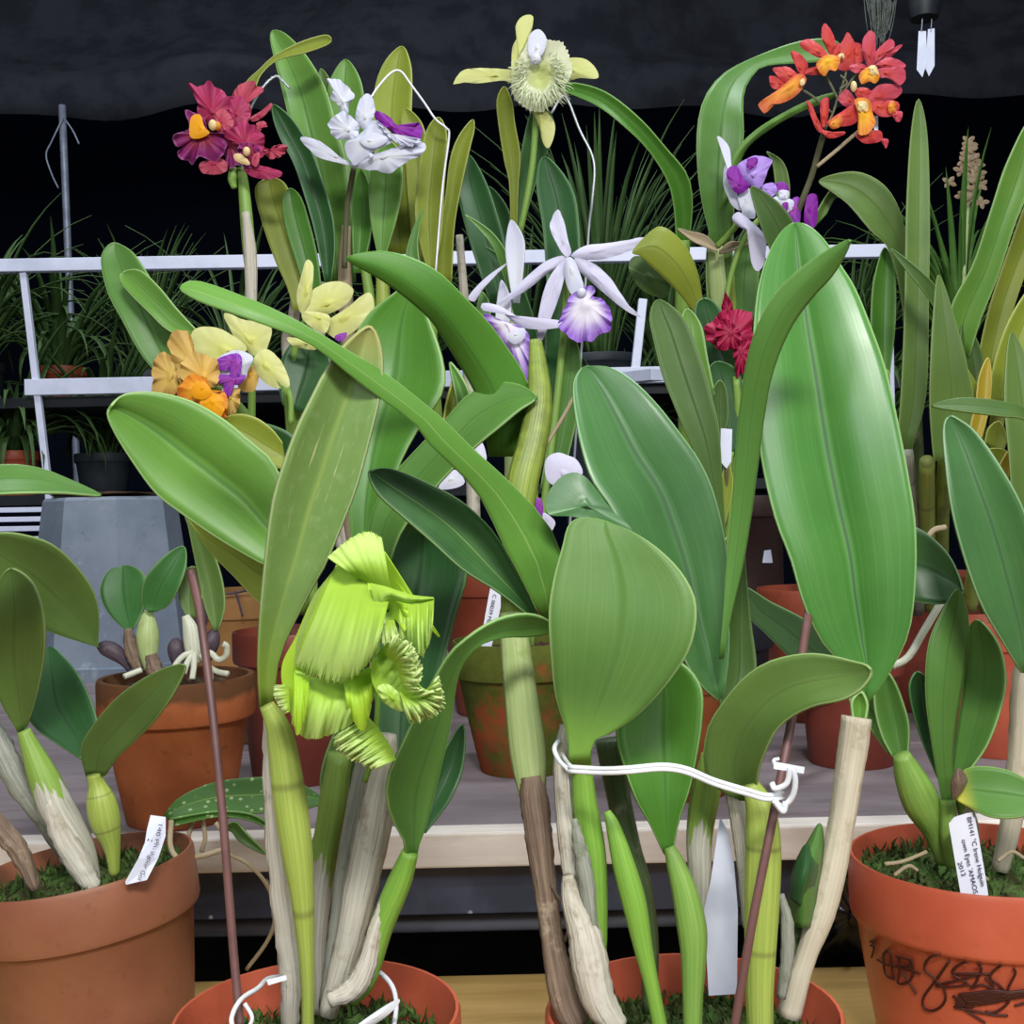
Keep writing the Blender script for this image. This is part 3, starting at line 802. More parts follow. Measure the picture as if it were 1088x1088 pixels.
leaf(p2, '330,612 312,545 291,492 265,468 239,446 206,427 175,418 148,416 129,420 117,433', '330,630 302,610 276,598 234,574 193,546 165,524 140,490 122,461 114,442 117,433', (.57, .575, .57, .56), G['light'], fold=.013, dl=.004, dr=-.004, conv=.004, bow=1.25)
leaf(p2, '385,660 372,560 368,500 366,440 370,378 388,338 415,314 438,304', '400,660 404,560 422,500 445,455 469,420 472,390 458,345 438,304', (.63, .64, .66), G['bright'], fold=.012, dl=.01)
leaf(p2, '385,650 392,560 410,515 440,480 475,444 494,422 513,411 537,406 558,411 570,423', '400,660 422,575 450,535 470,510 503,477 532,453 551,437 570,423', (.61, .60, .58), G['mid'], fold=.004, dl=.008, dr=-.008)
leaf(p2, '560,485 566,440 559,402 538,368 517,340 493,315 468,291 440,275 405,267 369,273', '520,485 513,440 503,413 487,385 472,361 456,338 430,315 402,295 380,283 369,273', (.60, .585, .56, .55), G['bright'], fold=-.004, dl=.004, dr=.008, mid=.66)
leaf(p2, '300,588 275,578 245,566 215,560 198,548', '305,655 275,640 248,612 222,585 198,548', (.62, .64, .66), G['yellowg'], fold=.008, dr=-.006)
# three thin new leaves in the fork
leaf(p2, '470,450 476,420 486,392', '486,450 488,420 486,392', (.625, .63), G['yolive'], fold=.003)
leaf(p2, '490,450 484,420 478,385', '503,440 496,410 478,385', (.62, .63), G['mid'], fold=.003)
# dark leaf low behind the lime flower
leaf(p2, '440,880 450,840 470,800 492,770', '452,885 478,850 492,815 492,770', (.64, .66, .67), G['dark'], fold=.004)
leaf(p2, '345,860 340,830 348,795 365,765', '375,865 378,835 380,800 365,765', (.61, .615, .62), G['olived'], fold=.004)
leaf(p2, '400,800 412,760 440,735 452,760', '425,860 445,820 455,790 452,760', (.62, .63, .64), G['dark'], fold=.004)

# the lime flower
FL0 = sub('flower', p2, pt(380, 690, .50))
def lf(s, **k): return crop(s, 280, 550, 3.886)
def lp(s, Y, m, name, **k): return fan(FL0, lf(s), Y, FL[m], name, **k)
def sh(A, B, Ya, Yb, mt, name='petal', **k): return sheet(FL0, lf(A), lf(B), Ya, Yb, FL[mt], name, **k)
# back sepals
lp('200,340 240,300 260,420 180,620 150,700 180,780 140,895 120,830 80,700 80,600 135,490', .507, 'limed', 'sepal', bulge=.006, ty=.004)
sh('500,140 510,210 520,285', '727,490 724,492 718,490', (.512, .508), .515, 'limed', 'sepal', bulge=.014, ruf=.001, k=2, n=30)
# hood folded forward over the top
sh('525,290 500,292 460,284 430,270 395,256', '486,84 440,62 385,74 320,118 266,166', (.482, .488), (.496, .486), 'limes', 'petal', bulge=.010, ruf=.0012, k=3, jag=.03, seed=1)
# great left petal draping down from the hood to a toothed hem
sh('300,195 360,225 430,268 480,305 520,335', '132,610 210,648 305,672 390,640 462,560', (.494, .480), (.492, .470), 'limes', 'petal', bulge=.014, ruf=.0013, k=4, jag=.05, seed=2, n=90, m=16)
sh('300,205 250,320 200,440 165,530', '212,318 172,420 138,520 131,612', (.490, .492), .500, 'limes', 'petal', bulge=.003, ruf=.001, k=3)
sh('430,268 470,300 500,340', '440,612 470,530 500,440', (.484, .480), (.474, .470), 'limef', 'petal_frill', bulge=.005, ruf=.0028, k=7, jag=.08, seed=3, n=70)
# lower sepals hanging below
sh('130,630 220,660 320,665 400,640 445,615', '118,850 150,892 205,912 300,885 365,850', .496, (.498, .492), 'limes', 'sepal', bulge=.010, ruf=.003, k=4, jag=.03, seed=4, n=70)
sh('330,668 390,645 445,612', '345,790 412,878 458,715', .489, .486, 'limed', 'sepal', bulge=.006, ruf=.0012, k=3, seed=5, n=40)
sh('125,640 155,650 190,660', '125,840 142,897 182,790', .492, .488, 'limed', 'sepal', bulge=.005, ruf=.001, k=2, seed=6, n=30)
sh('100,690 105,740 108,800', '48,690 45,740 85,812', .503, .506, 'limef', 'petal_frill', bulge=.002, ruf=.002, k=4, jag=.1, seed=7, n=40)
# fringed piece at the bottom
sh('430,822 480,880 525,950 545,1000', '292,905 330,965 395,1005 462,1038', .502, (.494, .490), 'limef', 'petal_frill', bulge=.008, ruf=.004, k=9, jag=.12, seed=8, n=110)
# lip: the upper arm bridging to the right, the hollow's shade painted as a dark green patch under it
lp('465,395 500,340 545,345 555,390 530,430 490,430', .496, 'limeshade', 'throat', bulge=-.006)
sh('440,270 500,285 560,305 620,322 702,331', '470,395 505,345 545,340 600,350 704,337', (.478, .470), (.482, .472), 'limes', 'lip', bulge=.004, ruf=.0015, k=3, seed=9, n=50)
sh('560,340 600,345 650,338 704,332', '560,492 610,530 655,560 692,490', (.476, .470), (.474, .468), 'limes', 'lip', bulge=.007, ruf=.004, k=4, jag=.10, seed=10, n=60)
sh('550,345 556,380 545,420', '590,360 600,420 585,470', .474, .468, 'limed', 'lip_fold', bulge=.003, ruf=.001, k=2, n=24)
sh('480,400 500,425 540,425', '475,500 500,520 560,490', .480, .474, 'limef', 'lip_frill', bulge=.003, ruf=.002, k=4, jag=.12, seed=11, n=40)
# lip: the lower cup with its crisped, toothed edge
sh('440,610 455,690 500,765 570,798 640,828', '512,508 560,545 625,600 640,690 690,720', (.476, .474), (.470, .462), 'limes', 'lip', bulge=-.010, ruf=.003, k=5, jag=.04, seed=12, n=80)
sh('500,560 540,600 575,660 590,710', '540,490 610,540 640,600 648,672', (.472, .466), (.462, .458), 'limef', 'lip_frill', bulge=.006, ruf=.0055, k=8, jag=.22, seed=13, n=110)
sh('560,720 600,735 640,730 680,705', '598,832 660,826 735,770 722,655', (.470, .464), (.464, .460), 'limef', 'lip_frill', bulge=.008, ruf=.0055, k=8, jag=.18, seed=14, n=120)
sh('530,560 560,640 580,720 600,760', '600,560 640,640 630,700 700,720', (.470, .466), (.458, .456), 'limef', 'lip_frill', bulge=.004, ruf=.005, k=7, jag=.2, seed=15, n=90)
lp('470,700 520,690 570,740 590,795 550,795 500,760', .469, 'limes', 'lip_fold', bulge=.004, ruf=.001)
line(FL0, '392,640 402,700 398,790 388,830', 3, (.53, .55), K['bright'], 'flower_stalk')

# stake and wire of pot 2
o = thing('plant_stake', 'dark brown stake standing in front of the weathered terracotta pot', 'stake', pt(254, 1085, .535), 'brown plant stakes')
line(o, '203,608 212,650 224,740 236,860 248,1010 256,1100', 4.6, (.60, .56, .535), STAKE, 'stake_rod')
ball(o, 204, 612, .60, 5, 8, STAKE, 'stake_tip')
o = thing('wire_loop', 'white wire loop lying around the canes on the moss of the lime flower plant', 'wire', pt(340, 1070, .56))
line(o, '250,1100 246,1082 256,1062 274,1050 285,1040 310,1035 340,1022 372,1022 395,1028 415,1045 421,1068 417,1100', 2.6, (.515, .53, .56, .60, .59, .56, .53), WIREW, 'wire_strand')
plate('wire_strip', '283,1041 304,1036 305,1041 285,1047', .535, WIREW, o)
fan(o, '421,1062 424,1066 410,1080 390,1092 372,1096 395,1078', .525, WIREW, 'wire_wrap', bulge=.002)
line(o, '260,1098 268,1082 260,1066', 2.2, .52, WIREW, 'wire_strand')

# ---- pot 3, centre right
b3 = basept(742, .56, PLANK)
p3 = thing('potted_orchid', 'orchid with giant glossy upright leaf and white tie around its canes', 'potted plant', b3, 'potted orchids on the front plank')
q3 = pot(p3, b3, .0705, .054, .117, PM['plastic_orange'], band=.03, soilmat=moss, moss=1100, soil=.024, seed=5, blade=.008)
# arching leaf
leaf(p3, '594,655 598,622 596,587 578,552 543,514 500,475 471,446 439,420 408,396 373,375 324,346 286,327 254,314 224,303 203,299 191,307', '576,658 564,635 548,604 533,576 511,530 484,498 460,477 439,449 403,423 373,400 348,379 324,363 286,347 237,330 208,319 191,307', (.555, .545, .52, .50, .48, .48), G['arch'], fold=-.003, dl=.006, dr=-.004, mid=.55)
leaf(p3, '574,657 562,632 549,609 530,573 514,553 490,532 463,517 432,503 410,497 393,501', '560,653 540,637 523,625 491,605 459,576 430,551 404,528 394,512 393,501', (.56, .555, .55, .545), G['dark2'], fold=.004, dl=.006, dr=-.006, mid=.55)
# tall sheathed flower cane at the left of pot 3
tube(p3, '562,868,5 567,850,12 562,805,18 555,745,17 549,690,15 546,640,14 548,580,15 555,515,17 566,470,16 573,430,14 572,395,11 569,362,7', (.565, .57, .58, .60), K['olive'], flat=.7, n=60)
tube(p3, '566,862,10 561,805,19 554,745,18 548,690,16 545,650,14', (.563, .567, .57), K['pale'], name='papery_sheath', flat=.7)
tube(p3, '612,1090,15 600,1058,17 590,1015,13 583,970,12 577,925,13 572,885,15 567,845,15 564,825,10', (.545, .555, .56), K['brown'], noise=.12, n=50)
# broad matt leaf
M1 = leaf(p3, '605,812 602,780 590,739 585,692 583,651 588,615 597,582 604,558 618,550 642,554', '628,812 630,788 651,778 682,756 714,720 735,684 740,643 727,612 703,586 674,566 642,554', (.53, .515, .505, .51, .52), G['broad'], fold=.006, dl=.004, dr=-.004, n=34)
fan(M1, '584,547 580,535 584,521 596,507 610,502 622,507 634,521 650,542 672,564 641,556 608,549', .535, G['blue'], 'leaf_tip', bulge=.004, ty=-.006, th=.0013)
# folded blue-green leaf behind it
leaf(p3, '762,744 738,720 700,650 665,575 651,542 629,509 617,471 610,432 609,408 615,394 624,389', '769,742 775,690 774,643 773,590 765,547 756,516 742,487 722,459 699,430 675,406 650,391 624,389', (.575, .575, .575, .58, .60), G['blue'], fold=.022, dl=-.022, dr=.006, mid=.5, n=34, bow=1.25, conv=.003)
# tall narrow leaf with the bent tip
leaf(p3, '764,700 769,640 772,592 776,553 785,439 795,376 809,336 831,303 861,277 887,261 904,256', '768,700 774,665 780,637 788,605 798,546 813,435 824,386 842,345 864,315 887,289 904,256', (.56, .555, .54, .515, .50), G['mid'], fold=-.002, dl=.004, dr=.008, n=36)
leaf(p3, '764,755 766,720 770,680 776,640 784,600 790,578', '778,748 803,720 798,660 793,610 790,578', (.60, .61, .62), G['olived'], fold=.004)
# giant leaf
leaf(p3, '915,748 900,712 875,685 854,643 840,595 824,553 811,500 804,450 800,395 801,345 806,303 817,268 831,245 845,237', '922,748 946,713 966,671 973,616 973,560 967,515 956,457 942,395 927,351 909,307 894,283 879,259 862,242 845,237', (.565, .555, .56, .575, .60), G['giant'], fold=.017, dl=.0, dr=.0, mid=.47, n=40, m=16, bow=1.3, conv=.006)
leaf(p3, '906,764 905,745 915,735', '920,764 922,748 915,735', (.56, .56), G['light'], fold=.004, name='leaf_sheath')
tube(p3, '838,1080,13 848,1042,12 858,1012,11 872,970,15 884,925,15 893,880,14 900,835,15 906,795,16 910,762,16', (.55, .555, .56), K['bone'], noise=.05, n=40)
# olive leaf curling over to the right
leaf(p3, '786,850 756,834 747,812 749,785 757,762 784,726 808,707 832,698 860,694 885,697 905,702 920,706 926,713', '804,850 806,820 817,791 826,775 842,761 866,750 894,744 912,735 923,723 926,713', (.535, .52, .505, .49, .48), G['olive'], fold=.005, dl=.012, dr=-.006, mid=.55)
# leaf under the broad one
leaf(p3, '706,908 690,875 676,850 663,815 655,780 662,740 690,698', '714,908 722,870 733,838 741,800 746,765 745,730 725,705 690,698', (.55, .545, .55, .56), G['bright'], fold=.009, mid=.55)
tube(p3, '736,1105,10 736,1062,11 737,1015,14 735,985,16 728,950,14 718,918,10 711,900,6', (.535, .54, .545), K['green'], n=40)
tube(p3, '742,1005,8 744,940,12 743,890,14 750,840,16 757,802,12', .57, K['mixed'])
tube(p3, '704,1105,8 693,1050,8 684,1010,10 674,960,13 663,920,12 652,880,8 645,862,4', (.525, .535), K['bright'])
tube(p3, '690,1075,8 690,1000,10 681,940,11 669,900,12 656,840,13 647,786,15', .58, K['dgreen'])
tube(p3, '634,1010,11 631,950,15 628,900,15 621,850,13 617,800,10', (.54, .54), K['bright'])
tube(p3, '655,1092,14 636,1062,18 626,1020,20 619,985,17 608,955,12 603,930,6', (.53, .53), K['white'], noise=.1, n=40)
tube(p3, '622,1010,7 612,960,9 605,910,10 598,850,9 597,805,9 602,770,7', (.535, .545), K['white'], noise=.12)
tube(p3, '630,990,6 622,930,9 614,890,6 610,870,3', .528, K['grey'], name='papery_sheath', noise=.3)
tube(p3, '808,1105,14 807,1060,15 808,1010,17 810,950,19 811,900,19 808,860,16 797,832,9', (.525, .53), K['ygreen'], n=40)
tube(p3, '795,985,6 791,930,7 786,880,9 779,840,9 775,815,7', .55, K['white'], name='papery_sheath', noise=.15)
tube(p3, '830,1060,5 836,1020,7 836,980,7 830,950,3', .53, K['grey'], name='papery_sheath', noise=.2)
tube(p3, '843,1030,11 846,990,13 851,955,14 859,920,13 866,895,7 871,876,1.5', (.56, .565), K['dgreen'], name='new_shoot')
leaf(p3, '842,985 840,950 848,915 860,893 871,876', '862,985 868,945 873,915 874,892 871,876', (.552, .550, .56), G['mid'], fold=-.012, name='new_shoot')
leaf(p3, '840,955 842,930 850,908 858,898', '856,965 866,935 868,912 858,898', (.546, .545, .552), G['dark'], fold=-.010, name='new_shoot')
line(p3, '600,1000 612,960 595,955 586,940', 2, .55, K['brown'], 'dry_bract')
# tie
o = thing('twist_tie', 'white coated wire tie looped around canes, leaves and the brown stake', 'tie', pt(740, 825, .50))
for k, dy in enumerate((-2.2, 2.2)):
    line(o, [(x, y+dy) for x, y in P('604,817 640,819 667,818 704,815 730,819 759,831 792,841 814,847 832,845')], 2.6, (.512, .497, .492, .492, .498), WIREW, 'wire_strand')
line(o, '604,818 594,808 589,795 596,786 604,787', 2.6, (.512, .53, .56), WIREW, 'wire_strand')
line(o, '606,814 600,806 597,796 603,790', 2.2, (.515, .54, .56), WIREW, 'wire_strand')
line(o, '819,844 830,857 842,846 845,828 840,816 836,832 824,838 820,832', 3.2, (.498, .49, .495), WIREW, 'wire_twist')
line(o, '822,850 832,862 835,852', 3.2, .492, WIREW, 'wire_twist')
plate('clip', '822,809 855,815 854,822 822,817', .493, WIREW, o, th=.002)
line(o, '824,815 822,808 828,806', 1.8, .495, WIREW, 'wire_strand')
o = thing('plant_stake', 'dark brown stake standing among the canes tied with white wire', 'stake', pt(785, 1090, .50), 'brown plant stakes')
line(o, '865,625 858,658 842,760 821,870 799,982 778,1105', 4.8, (.60, .53, .505, .505), STAKE, 'stake_rod')
o = thing('plant_tag', 'tall blank white pointed tag standing among the green canes', 'tag', pt(768, 1055, .57))
plate('tag_blade', '765,868 774,884 780,918 784,966 783,1056 753,1058 748,966 755,936', .562, WHITED, o, th=.0012)

# ---- pot 4, right front
b4 = basept(1050, .73, PLANK)
p4 = thing('potted_orchid', 'orchid in a bright orange pot with black marker scribbles on its side', 'potted plant', b4, 'potted orchids on the front plank')
q4 = pot(p4, b4, .081, .062, .135, PM['plastic_orange'], band=.038, out=.003, soilmat=moss, moss=1000, soil=.016, seed=7, blade=.008)
leaf(p4, '1085,715 1067,685 1043,644 1025,595 1011,542 1004,490 1002,455 1009,442', '1095,715 1108,660 1104,600 1088,542 1064,497 1038,460 1020,446 1009,442', (.66, .645, .64, .65), G['blue'], fold=.010)
leaf(p4, '1002,860 989,785 983,735 986,686 999,653 1018,626', '1013,860 1012,805 1016,765 1026,705 1029,662 1018,626', (.70, .685, .68, .69), G['mid'], fold=-.004, dl=.006, dr=.014)
leaf(p4, '1011,855 1014,800 1023,735 1027,690 1031,664 1042,660', '1017,835 1036,811 1050,790 1063,755 1069,722 1062,686 1042,660', (.70, .705, .71), G['mid'], fold=.002, dl=.012, dr=-.010)
leaf(p4, '1000,835 979,785 969,752 966,728 974,714', '1004,835 996,790 989,750 985,722 974,714', (.705, .71, .715), G['dark'], fold=.003)
leaf(p4, '935,640 942,585 958,560 975,561 996,576 1012,596 1023,628', '942,645 955,635 975,640 999,642 1012,638 1023,628', (.72, .71, .70), G['blue'], fold=.006, dr=-.006)
leaf(p4, '948,804 936,780 929,750 930,722 940,712', '965,804 966,772 960,748 951,725 940,712', (.71, .715, .72), G['mid'], fold=.008)
leaf(p4, '943,800 925,775 906,752 902,735 912,722', '950,800 945,770 938,745 928,726 912,722', (.72, .73, .74), G['light'], fold=.006)
leaf(p4, '1016,842 1022,820 1040,814 1070,818 1096,832 1112,850', '1016,850 1028,857 1052,868 1080,869 1100,862 1112,850', (.68, .665, .66), G['yend'], fold=.004, dl=.008, dr=-.006)
leaf(p4, '1012,850 1011,832 1018,817', '1020,842 1027,828 1018,817', (.675, .67), K['brown'], fold=-.004, name='dry_sheath')
leaf(p4, '1116,470 1090,436 1060,426 1020,423 990,431', '1120,500 1095,450 1060,442 1020,437 990,431', (.70, .68, .68), G['olived'], fold=.002, dl=.008, dr=-.004)
tube(p4, '1005,915,10 994,882,14 979,852,20 966,824,16 958,802,9', (.71, .70), K['green'])
tube(p4, '1014,920,9 1009,885,10 1007,850,8', .695, K['green'])
tube(p4, '1030,915,7 1030,880,10 1022,850,7 1014,835,4', .70, K['mixed'], name='papery_sheath')
tube(p4, '1062,925,9 1074,875,11 1086,805,15 1090,735,15 1094,690,12', .72, K['bone'], noise=.1)
line(p4, '948,708 965,698 982,670 1000,640', 4, (.74, .75), K['root'], 'root')
for s in ('940,918 960,915 985,905', '950,930 965,920 975,925', '1060,915 1075,905 1088,912', '1020,930 1035,925 1050,935'):
    line(p4, s, 2, .69, K['tan'], 'root')
# marker scribbles drawn on the curved wall
def stroke(s, r=2.2, x0=900, y0=960, k=5.787):
    pts = resample(crop(s, x0, y0, k), 16); w = []
    for x, y in pts:
        h = on_pot(q4, x, y)
        if h: w.append((h.x, h.y, h.z, r/2*.70/F))
    if len(w) > 2: tube3(p4, w, MARK, 'marker_stroke', sides=6, n=len(w)*2)
for s in ('150,225 165,275 150,330', '140,235 170,230', '145,260 172,255', '185,345 240,375 290,385 360,405 450,432', '222,310 250,290 270,320 268,380', '222,310 228,400 245,445 290,468', '265,300 275,400 290,470',
          '300,325 400,350', '315,330 320,420 310,480', '400,350 405,420 380,480 330,495 305,480', '330,385 400,385', '340,420 425,555', '385,345 395,400 405,450',
          '575,312 545,308 500,345 465,390 500,430 550,470 600,540 600,610 550,650 500,660 460,620 480,560 540,480 590,410 630,352',
          '745,358 700,370 650,410 655,440 720,475 760,510', '650,430 750,432 880,432', '545,505 640,480 800,440', '545,510 640,512 740,500', '800,365 825,400 800,470 775,510', '955,375 900,415 880,460 930,500 970,540',
          '1025,400 1035,430 1000,500 985,540', '985,540 1000,590 960,640 900,670 850,665', '650,570 700,590 680,630 650,635 720,650 800,665 900,685 990,690', '700,640 780,690 850,735', '1030,630 1100,610', '850,460 880,480 900,520', '760,520 840,500 930,540'):
    stroke(s, 2.6)
for i in range(9): stroke('%d,%d 800,%d 900,%d 1000,%d 1100,%d' % (690+6*i, 560+7*i, 548+9*i, 535+9*i, 545+5*i, 535+4*i), 3.4)
for i in range(5): stroke('%d,%d 740,%d 780,%d' % (660+4*i, 575+14*i, 590+10*i, 600+8*i), 3)
o = thing('plant_tag', 'white tag with three printed lines standing in the bright orange pot', 'tag', pt(1030, 955, .66))
plate('tag_blade', '1008,875 1014,868 1027,864 1033,863 1034,868 1036,869 1040,890 1046,925 1050,950 1046,960 1037,961 1022,957 1019,940 1013,905', .672, WHITEP, o)
lettering(o, 'BM141 °C Irene Holguin', (1027, 868), (1042, 941), .6715, 5.2, INK)
lettering(o, 'own Eyes \'AMAOS BM', (1021.5, 892), (1037, 961), .6715, 5.2, INK)
lettering(o, '2012', (1017, 916), (1022, 931), .6715, 5, INK)
o = fan(None, '872,935 900,915 935,915 950,960 930,1030 890,1032 868,1010', .92, BAG, 'plastic_bag', bulge=.03, ruf=.012, rk=6, th=.0006)
tag(o, 'crumpled shiny black plastic film beside the bright orange pot', 'bag')
# ================================================================ middle row on the raised board
def zof(y, Y): return pt(544, y, Y).z
bq = basept(191, .965, SHELF)
m1 = thing('potted_orchid', 'tiny orchid with round leaves in a weathered terracotta pot', 'potted plant', bq, 'potted orchids on the raised board')
qm = pot(m1, bq, .063, .042, .117, PM['terracotta'], band=.034, out=.005, wall=.006, soilmat=bark, soil=.012, seed=9)
leaf(m1, '104,687 105,650 98,625 80,600 55,578 25,568 0,566 -30,572', '106,688 85,682 60,674 40,665 10,640 -15,615 -30,572', (.93, .90, .86, .84), G['olive'], fold=.01)
leaf(m1, '136,672 118,655 108,638 107,622 116,606 132,601', '142,668 152,650 157,630 154,612 144,603 132,601', (.95, .96, .97), G['round'], fold=.004)
leaf(m1, '158,651 151,640 153,618 165,600 182,585 196,581', '166,650 180,642 192,620 198,600 196,581', (.935, .93, .94), G['round'], fold=.005)
leaf(m1, '198,655 191,640 190,622 196,607 205,602', '208,656 214,640 216,622 213,608 205,602', (.95, .955, .96), G['olive'], fold=.004)
leaf(m1, '228,670 219,650 212,620 205,585 200,560 196,545', '232,670 239,645 236,615 226,585 212,558 196,545', (.95, .955, .95), G['olive'], fold=.005)
tube(m1, '160,712,6 158,695,10 157,676,12 157,660,9 158,648,4', .945, K['pale'])
tube(m1, '207,705,6 205,688,9 202,668,8 197,654,4', .94, K['root'])
tube(m1, '148,712,6 142,695,8 138,680,7 136,668,4', .95, K['brown'], noise=.2)
tube(m1, '165,715,9 163,705,8 160,695,6', .94, K['brown'], noise=.2)
for s in ('104,686,3 111,688,8 122,693,9 132,702,6 138,712,3', '186,678,3 187,686,9 189,698,9 192,712,5', '228,668,3 227,674,7 224,684,9 219,700,6', '214,640,3 214,650,6 213,662,7 209,676,4'): tube(m1, s, .955, K['purple'])  # purple bulbs; the last tube only stands in for a dark shadow
for s in ('205,693 195,697 187,706 184,716', '205,694 199,704 195,716', '206,695 206,708 204,722', '214,693 224,694 232,701 240,697 241,687 237,684', '214,695 222,710 224,722', '222,709 232,714 242,716', '150,712 140,716 132,719'):
    line(m1, s, 3.2, (.935, .925), K['root'], 'root')

def simple(name, label, cat, x, Y, ybase, r, rb, h, mat, group=None, z=SHELF, soilm=bark, **k):
    b = basept(x, Y, z)
    t = thing(name, label, cat, b, group)
    pot(t, b, r, rb, h, PM[mat], soilmat=soilm, soil=.014, n=36, **k)
    return t
GO = 'potted orchids on the raised board'
# mossy pot with the white star flowers
st = simple('potted_orchid', 'orchid with white star shaped flowers in a mossy terracotta pot', 'potted plant', 556, 1.12, 0, .0655, .041, .124, 'mossy', GO, band=.034, out=.005)
ROW = 1.10
leaf(st, '572,450 578,380 581,310 577,245 570,195 579,166', '596,450 610,380 616,310 616,250 608,200 579,166', (1.14, 1.15, 1.17), G['dark'], fold=.008)
leaf(st, '574,520 582,470 590,420 598,385 606,352', '600,500 612,450 618,410 616,375 606,352', (1.13, 1.13), G['mid'], fold=.006)
line(st, '560,690 575,560 590,440 600,340 602,280', 4, (1.12, 1.13, 1.12), K['green'], 'flower_stem')
line(st, '565,690 570,560 560,430 530,350', 3, (1.12, 1.13, 1.12), K['green'], 'flower_stem')
def fl(par, c, Y):
    o = sub('flower', par, pt(c[0], c[1], Y)); FLC[o.name] = c
    return o
f = fl(st, (603, 274), 1.10)
def sc(s): return crop(s, 480, 210, 4.945)
for s, bl in (('560,62 590,130 610,220 628,290 605,312 580,290 540,220 515,150 530,100', .003), ('625,305 700,255 820,240 920,225 1000,208 1017,225 960,270 880,300 780,325 690,322', .004), ('645,318 740,345 830,420 890,510 950,590 1000,632 910,590 800,500 720,430 670,380', .004), ('600,312 560,308 480,345 390,420 320,490 240,560 300,540 400,480 500,400 575,350', .004), ('595,330 530,390 480,500 455,630 450,740 470,757 500,690 550,560 592,420', .003)):
    fan(f, sc(s), 1.105, FL['lilacw'], 'sepal', bulge=bl, ruf=.0012, rk=3, n=40)
fan(f, sc('598,318 640,325 680,420 692,480 640,515 608,470 592,390'), 1.095, FL['white'], 'petal', bulge=.005, n=36)
fan(f, sc('610,530 650,500 680,480 730,460 755,490 740,520 800,540 840,610 825,690 760,740 690,755 600,730 565,660 590,590 600,560'), 1.085, FL['lip'], 'lip', bulge=.008, ruf=.0022, rk=11, n=90, c=(622, 322))
ball(f, 618, 311, 1.081, 5, 5, FL['white'], 'column')
f = fl(st, (530, 330), 1.09)
fan(f, sc('160,555 250,570 370,640 450,660 570,645 575,680 450,692 350,672 260,602 165,592'), 1.085, FL['lilacw'], 'sepal', bulge=.004, n=40)
fan(f, sc('88,520 180,420 298,338 240,390 150,500 120,545'), 1.09, FL['lilacw'], 'sepal', bulge=.003, n=36)
fan(f, sc('170,612 250,640 380,690 412,760 410,920 390,955 330,850 250,740'), 1.08, FL['lip'], 'lip', bulge=.008, ruf=.002, rk=8, n=70, c=(540, 345))
fan(f, sc('290,730 350,690 385,690 380,740 330,770'), 1.07, FL['white'], 'lip_lobe', bulge=.004, n=30)
f = fl(st, (598, 500), 1.0)
fan(f, '579,501 581,487 592,481 603,484 613,489 619,503 608,512 592,516 583,512', 1.0, FL['lilacw'], 'petal', bulge=.008, n=40)
fan(f, '568,532 574,529 577,538 576,550 571,544', 1.0, FL['vio'], 'lip', bulge=.003, n=24)
fan(f, '577,545 584,548 590,556 584,566 578,558', 1.0, FL['lilacw'], 'petal', bulge=.003, n=24)
f = fl(st, (480, 510), 1.0)
fan(f, '466,518 482,499 494,512 482,519', 1.0, FL['white'], 'petal', bulge=.003, n=24)
fan(f, '503,476 512,470 517,486 513,492', 1.0, FL['white'], 'petal', bulge=.003, n=20)
leaf(st, '545,322 540,292 537,262 543,234', '552,322 556,288 557,255 543,234', (1.12, 1.12), FL['white'], fold=.003, name='papery_bract')
leaf(st, '526,345 528,320 533,298', '540,350 543,320 533,298', (1.12, 1.12), FL['white'], fold=.003, name='papery_bract')
line(st, '690,410 672,440 640,470 600,440', 1.6, 1.0, K['tan'], 'root') if False else None
# its tag
o = thing('plant_tag', 'small white inked tag leaning in the mossy terracotta pot', 'tag', pt(522, 690, 1.085))
plate('tag_blade', '521,624 533,632 533,640 528,664 522,688 510,690 513,668 518,640', 1.07, WHITEP, o)
lettering(o, 'C 00039 Ma 009', (524, 631), (515, 672), 1.0695, 4, INK)
for s in ('515,450 560,430', '610,400 603,440 590,480', '598,435 612,405 625,390'):
    pass
line(st, '577,478 600,440 615,410', 2, 1.02, K['tan'], 'root')
# red plastic pot behind: the pale fringed flower
b3p = simple('potted_orchid', 'orchid with one pale yellow fringed flower in a brick red pot behind the mossy one', 'potted plant', 535, 1.45, 0, .079, .058, .185, 'rust', GO, band=.04)
Y3 = 1.24
leaf(b3p, '538,255 545,210 553,165 563,122 575,108', '553,255 566,205 579,168 590,135 575,108', (1.30, 1.28, 1.25), G['blue'], fold=.006)
leaf(b3p, '543,250 541,195 536,172 530,134 528,106 536,92', '549,250 551,195 553,165 547,130 544,108 536,92', (1.27, 1.26, 1.24), G['yolive'], fold=.004)
leaf(b3p, '719,262 716,220 709,192 689,160 664,135 634,112 597,96 588,92', '732,262 736,215 730,185 710,160 680,126 644,98 610,88 588,92', (1.25, 1.22, 1.2, 1.22), G['bright'], fold=.008)
leaf(b3p, '520,320 500,260 488,215 484,190 497,164', '545,320 538,265 529,230 515,190 497,164', (1.30, 1.31, 1.33), G['dark'], fold=.008)
leaf(b3p, '530,300 520,250 512,220 519,198', '556,300 548,250 538,218 519,198', (1.34, 1.35, 1.36), G['dark'], fold=.006)
leaf(b3p, '540,310 525,265 508,243 494,228', '552,310 540,272 522,246 494,228', (1.22, 1.2, 1.2), G['mid'], fold=.003)
leaf(b3p, '560,380 545,330 530,290 515,262', '575,380 565,330 545,285 515,262', (1.25, 1.24, 1.24), G['dark'], fold=.004)
leaf(b3p, '497,345 505,330 512,310', '510,350 522,330 512,310', (1.12, 1.12), G['mid'], fold=.002)
tube(b3p, '545,640,9 545,500,9 545,380,8 545,260,7', 1.36, K['pale'])
